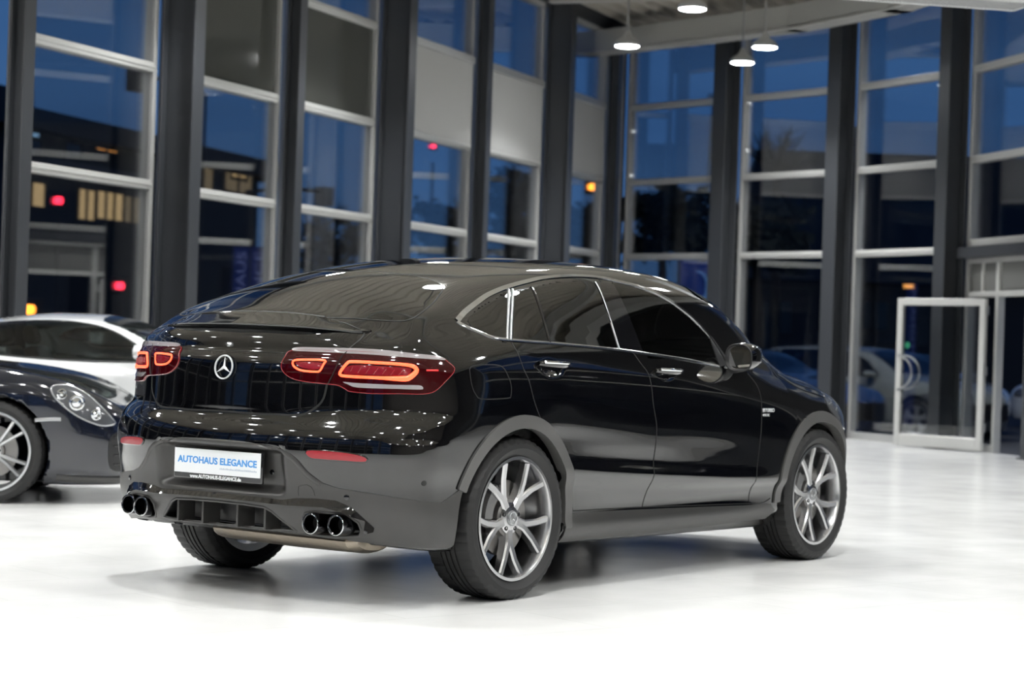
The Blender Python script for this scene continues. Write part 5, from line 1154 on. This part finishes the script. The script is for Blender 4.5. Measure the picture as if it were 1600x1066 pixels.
# cars on the forecourt
estate = make_fn([-1.3, -.9, -.4, .3, 1.2, 2.0, 2.5, 3.0, 3.4, 3.9], [.1, .2, .35, .55, .75, .88, .95, 1.05, 1.2, 1.35, 1.5],
 [[.7, .8, .86, .88, .87, .84, .81, .76, .69, .62, .5], [.74, .84, .89, .91, .905, .88, .85, .80, .73, .66, .55], [.75, .85, .90, .92, .915, .895, .87, .82, .75, .68, .57], [.75, .85, .90, .915, .915, .90, .88, .83, .76, .69, .58], [.75, .85, .90, .915, .915, .90, .88, .83, .76, .69, .58],
  [.75, .85, .90, .915, .91, .89, .86, .80, .73, .65, .54], [.75, .85, .90, .915, .905, .87, .82, .74, .66, .58, .48], [.74, .84, .89, .90, .88, .82, .74, .64, .55, .47, .4], [.68, .78, .83, .84, .80, .70, .6, .5, .4, .33, .25], [.55, .62, .66, .66, .6, .48, .38, .3, .22, .18, .1]],
 [-1.3, -1.05, -.8, -.4, .4, 1.0, 1.5, 1.9, 2.25, 2.55, 2.9, 3.3, 3.55, 3.75], [.95, 1.15, 1.36, 1.44, 1.47, 1.465, 1.42, 1.29, 1.10, 1.0, .96, .89, .78, .6], [-1.3, .5, 1.8, 2.6, 3.8], [.12, .10, .10, .06, .15], ([.0, .2, .4, .6, .8, 1.0, 1.5], [3.5, 3.62, 3.68, 3.68, 3.6, 3.3, 2.4]), ([.0, .2, .4, .7, .9, 1.2, 1.5], [-.9, -1.0, -1.08, -1.06, -1.0, -.85, -.6]), .16, 2.85, .33)
saloon = make_fn([-1.3, -.9, -.4, .3, 1.2, 2.0, 2.5, 3.0, 3.4, 3.9], [.1, .2, .35, .55, .75, .88, .95, 1.05, 1.2, 1.35, 1.5],
 [[.68, .78, .84, .86, .85, .82, .76, .66, .55, .45, .3], [.72, .82, .87, .89, .885, .86, .81, .72, .62, .52, .4], [.74, .84, .89, .905, .90, .88, .84, .77, .68, .59, .48], [.74, .84, .89, .905, .905, .885, .86, .80, .72, .64, .53], [.74, .84, .89, .905, .905, .885, .86, .80, .72, .64, .53],
  [.74, .84, .89, .905, .90, .875, .83, .76, .68, .60, .5], [.74, .84, .89, .905, .89, .85, .78, .69, .6, .52, .42], [.73, .83, .88, .89, .87, .80, .70, .58, .48, .4, .3], [.68, .78, .82, .83, .78, .66, .54, .42, .33, .25, .18], [.55, .62, .65, .64, .56, .42, .32, .24, .18, .12, .08]],
 [-1.3, -1.05, -.75, -.5, 0, .5, 1.0, 1.4, 1.8, 2.15, 2.5, 2.9, 3.25, 3.5, 3.7], [.82, .98, 1.04, 1.09, 1.27, 1.38, 1.40, 1.38, 1.26, 1.07, .97, .91, .84, .73, .55], [-1.3, .5, 1.8, 2.6, 3.8], [.10, .13, .11, .06, .15], ([.0, .2, .4, .6, .8, 1.0, 1.5], [3.45, 3.57, 3.62, 3.62, 3.5, 3.2, 2.4]), ([.0, .2, .4, .7, .9, 1.1, 1.4], [-.85, -.98, -1.06, -1.05, -1.0, -.9, -.4]), .15, 2.75, .325)
def road_car(fn, wb, name, loc, az, paint, label, win, wscr, lamp=(3.25, .66), rear_win=None, group=None):
    car = thing(name, label, 'car', (0, 0, 0), 0, group); fn0 = lambda P: fn(P, False); xz = lambda P: P[:, [0, 2]]
    sh = car_shell(fn, (-1.2, -.98, .1), (3.8, .98, 1.56), .035, paint, car, [], [], 'car_body')[0]
    for w in win: patch('side_window', fn0, np.array(w), 'side', .004, 'privacy_glass', car, .06, .006, mirror=True, smooth=False)
    patch('windscreen', fn0, np.array(wscr), 'top', .004, 'privacy_glass', car, .07, .006, smooth=False)
    if rear_win: patch('rear_window', fn0, np.array(rear_win), 'top', .004, 'privacy_glass', car, .07, .006, smooth=False)
    lx, lz = lamp; lo = np.array([[lx - .28, lz + .06], [lx, lz + .10], [lx + .16, lz + .03], [lx + .16, lz - .05], [lx, lz - .07], [lx - .2, lz - .02]])
    for o in patch('headlamp', fn0, lo, 'side', .006, 'headlamp_bowl', car, .04, .006, mirror=True): pass
    V = np.array([[-.52, .34], [.52, .34], [.55, .46], [.50, .60], [-.50, .60], [-.55, .46]]); patch('radiator_grille', fn0, V, 'front', .006, 'black_plastic', car, .06, .006, smooth=False)
    for s_ in (1, -1):
        V = []; n = 14
        for dx, k in ((-.05, .9), (0, 1.), (.07, .7), (.11, .2)): V += [(1.98 + dx, s_ * (-.99 + .10 * k * math.cos(2 * math.pi * j / n)), 1.01 + .065 * k * math.sin(2 * math.pi * j / n)) for j in range(n)]
        m_ = MB().add(V, [(j * n + q, j * n + (q + 1) % n, (j + 1) * n + (q + 1) % n, (j + 1) * n + q) for j in range(3) for q in range(n)] + [tuple(range(n)), tuple(range(3 * n, 4 * n))]).build('door_mirror', paint, car, smooth=True); MB().tube([(1.98, s_ * -.84, .95), (1.98, s_ * -.92, .98)], .03, 6).build('mirror_stalk', paint, m_)
        for cx in (0, wb):
            fr_ = frame((cx, s_ * .80, .325), (1, 0, 0), (0, 0, 1)) if s_ < 0 else frame((cx, s_ * .80, .325), (-1, 0, 0), (0, 0, 1))
            t_ = tyre_mb(.328, .235, .21, 48, (-.3, 0, .3), False).build('wheel', 'rubber', car, smooth=True); t_.data.transform(fr_)
            q = MB()
            for k in range(5):
                a = 2 * math.pi * k / 5 + .3
                for sg in (-1, 1): spoke_bar(q, [(.05 * math.cos(a), .05 * math.sin(a), .07), (.14 * math.cos(a + sg * .12), .14 * math.sin(a + sg * .12), .078), (.225 * math.cos(a + sg * .22), .225 * math.sin(a + sg * .22), .085)], [.05, .04, .035], [.04, .04, .04])
            q.lathe([(.236, .07), (.236, .092), (.222, .09), (.215, -.07)], 40); q.lathe([(.07, .05), (.06, .075), (.001, .077)], 20); o = q.build('rim', 'rim_silver', t_, smooth=True); o.data.transform(fr_)
            q = MB(); q.lathe([(.22, .0), (.001, .0)], 24); o = q.build('wheel_inner', 'seam', t_); o.data.transform(fr_)
    car.location = loc; car.rotation_euler = (0, 0, az); return car
EW = [[[-.82, 1.0], [-.72, 1.30], [-.30, 1.37], [-.26, .99]], [[-.20, .985], [-.24, 1.37], [.75, 1.39], [.78, .965]], [[.86, .965], [.83, 1.39], [1.35, 1.365], [1.72, 1.22], [2.02, 1.03], [2.05, .96]]]
ES = [[1.55, 0], [1.58, -.45], [1.70, -.60], [2.28, -.66], [2.45, -.3], [2.47, 0], [2.45, .3], [2.28, .66], [1.70, .60], [1.58, .45]]
SW = [[[-.35, .98], [-.02, 1.18], [.42, 1.30], [.72, 1.325], [.74, .955]], [[.82, .955], [.80, 1.325], [1.25, 1.31], [1.62, 1.17], [1.92, 1.0], [1.95, .94]]]
SS = [[1.45, 0], [1.48, -.4], [1.60, -.56], [2.10, -.66], [2.30, -.3], [2.33, 0], [2.30, .3], [2.10, .66], [1.60, .56], [1.48, .4]]
def pw(px, dist, az, lx, ly): x, y, _ = wheel_at(px, dist, az, lx, ly); return (x, y, GZ)
a_ = AZR - math.radians(50); road_car(estate, 2.85, 'estate_car', pw(1432, 33.4, a_, 2.85, -.9), a_, 'grey_paint', 'grey estate car outside the glass, seen past the bonnet of the coupe', EW, ES)
a_ = AZR - math.radians(62); road_car(saloon, 2.75, 'saloon_car', pw(1505, 36.5, a_, 3.3, -.3), a_, 'silver_paint', 'silver saloon outside, seen through the open glass door', SW, SS)
a_ = AZR - math.radians(43); road_car(saloon, 2.75, 'saloon_car', pw(1318, 31.3, a_, 3.45, -.5), a_, 'blue_paint', 'dark blue saloon outside, nose showing just above the coupe bonnet', SW, SS)
a_ = AZR + math.radians(145); road_car(estate, 2.85, 'estate_car', pw(1600, 41.5, a_, 3.25, .75), a_, 'silver_paint', 'pale estate car outside in the open doorway at the right edge', EW, ES)
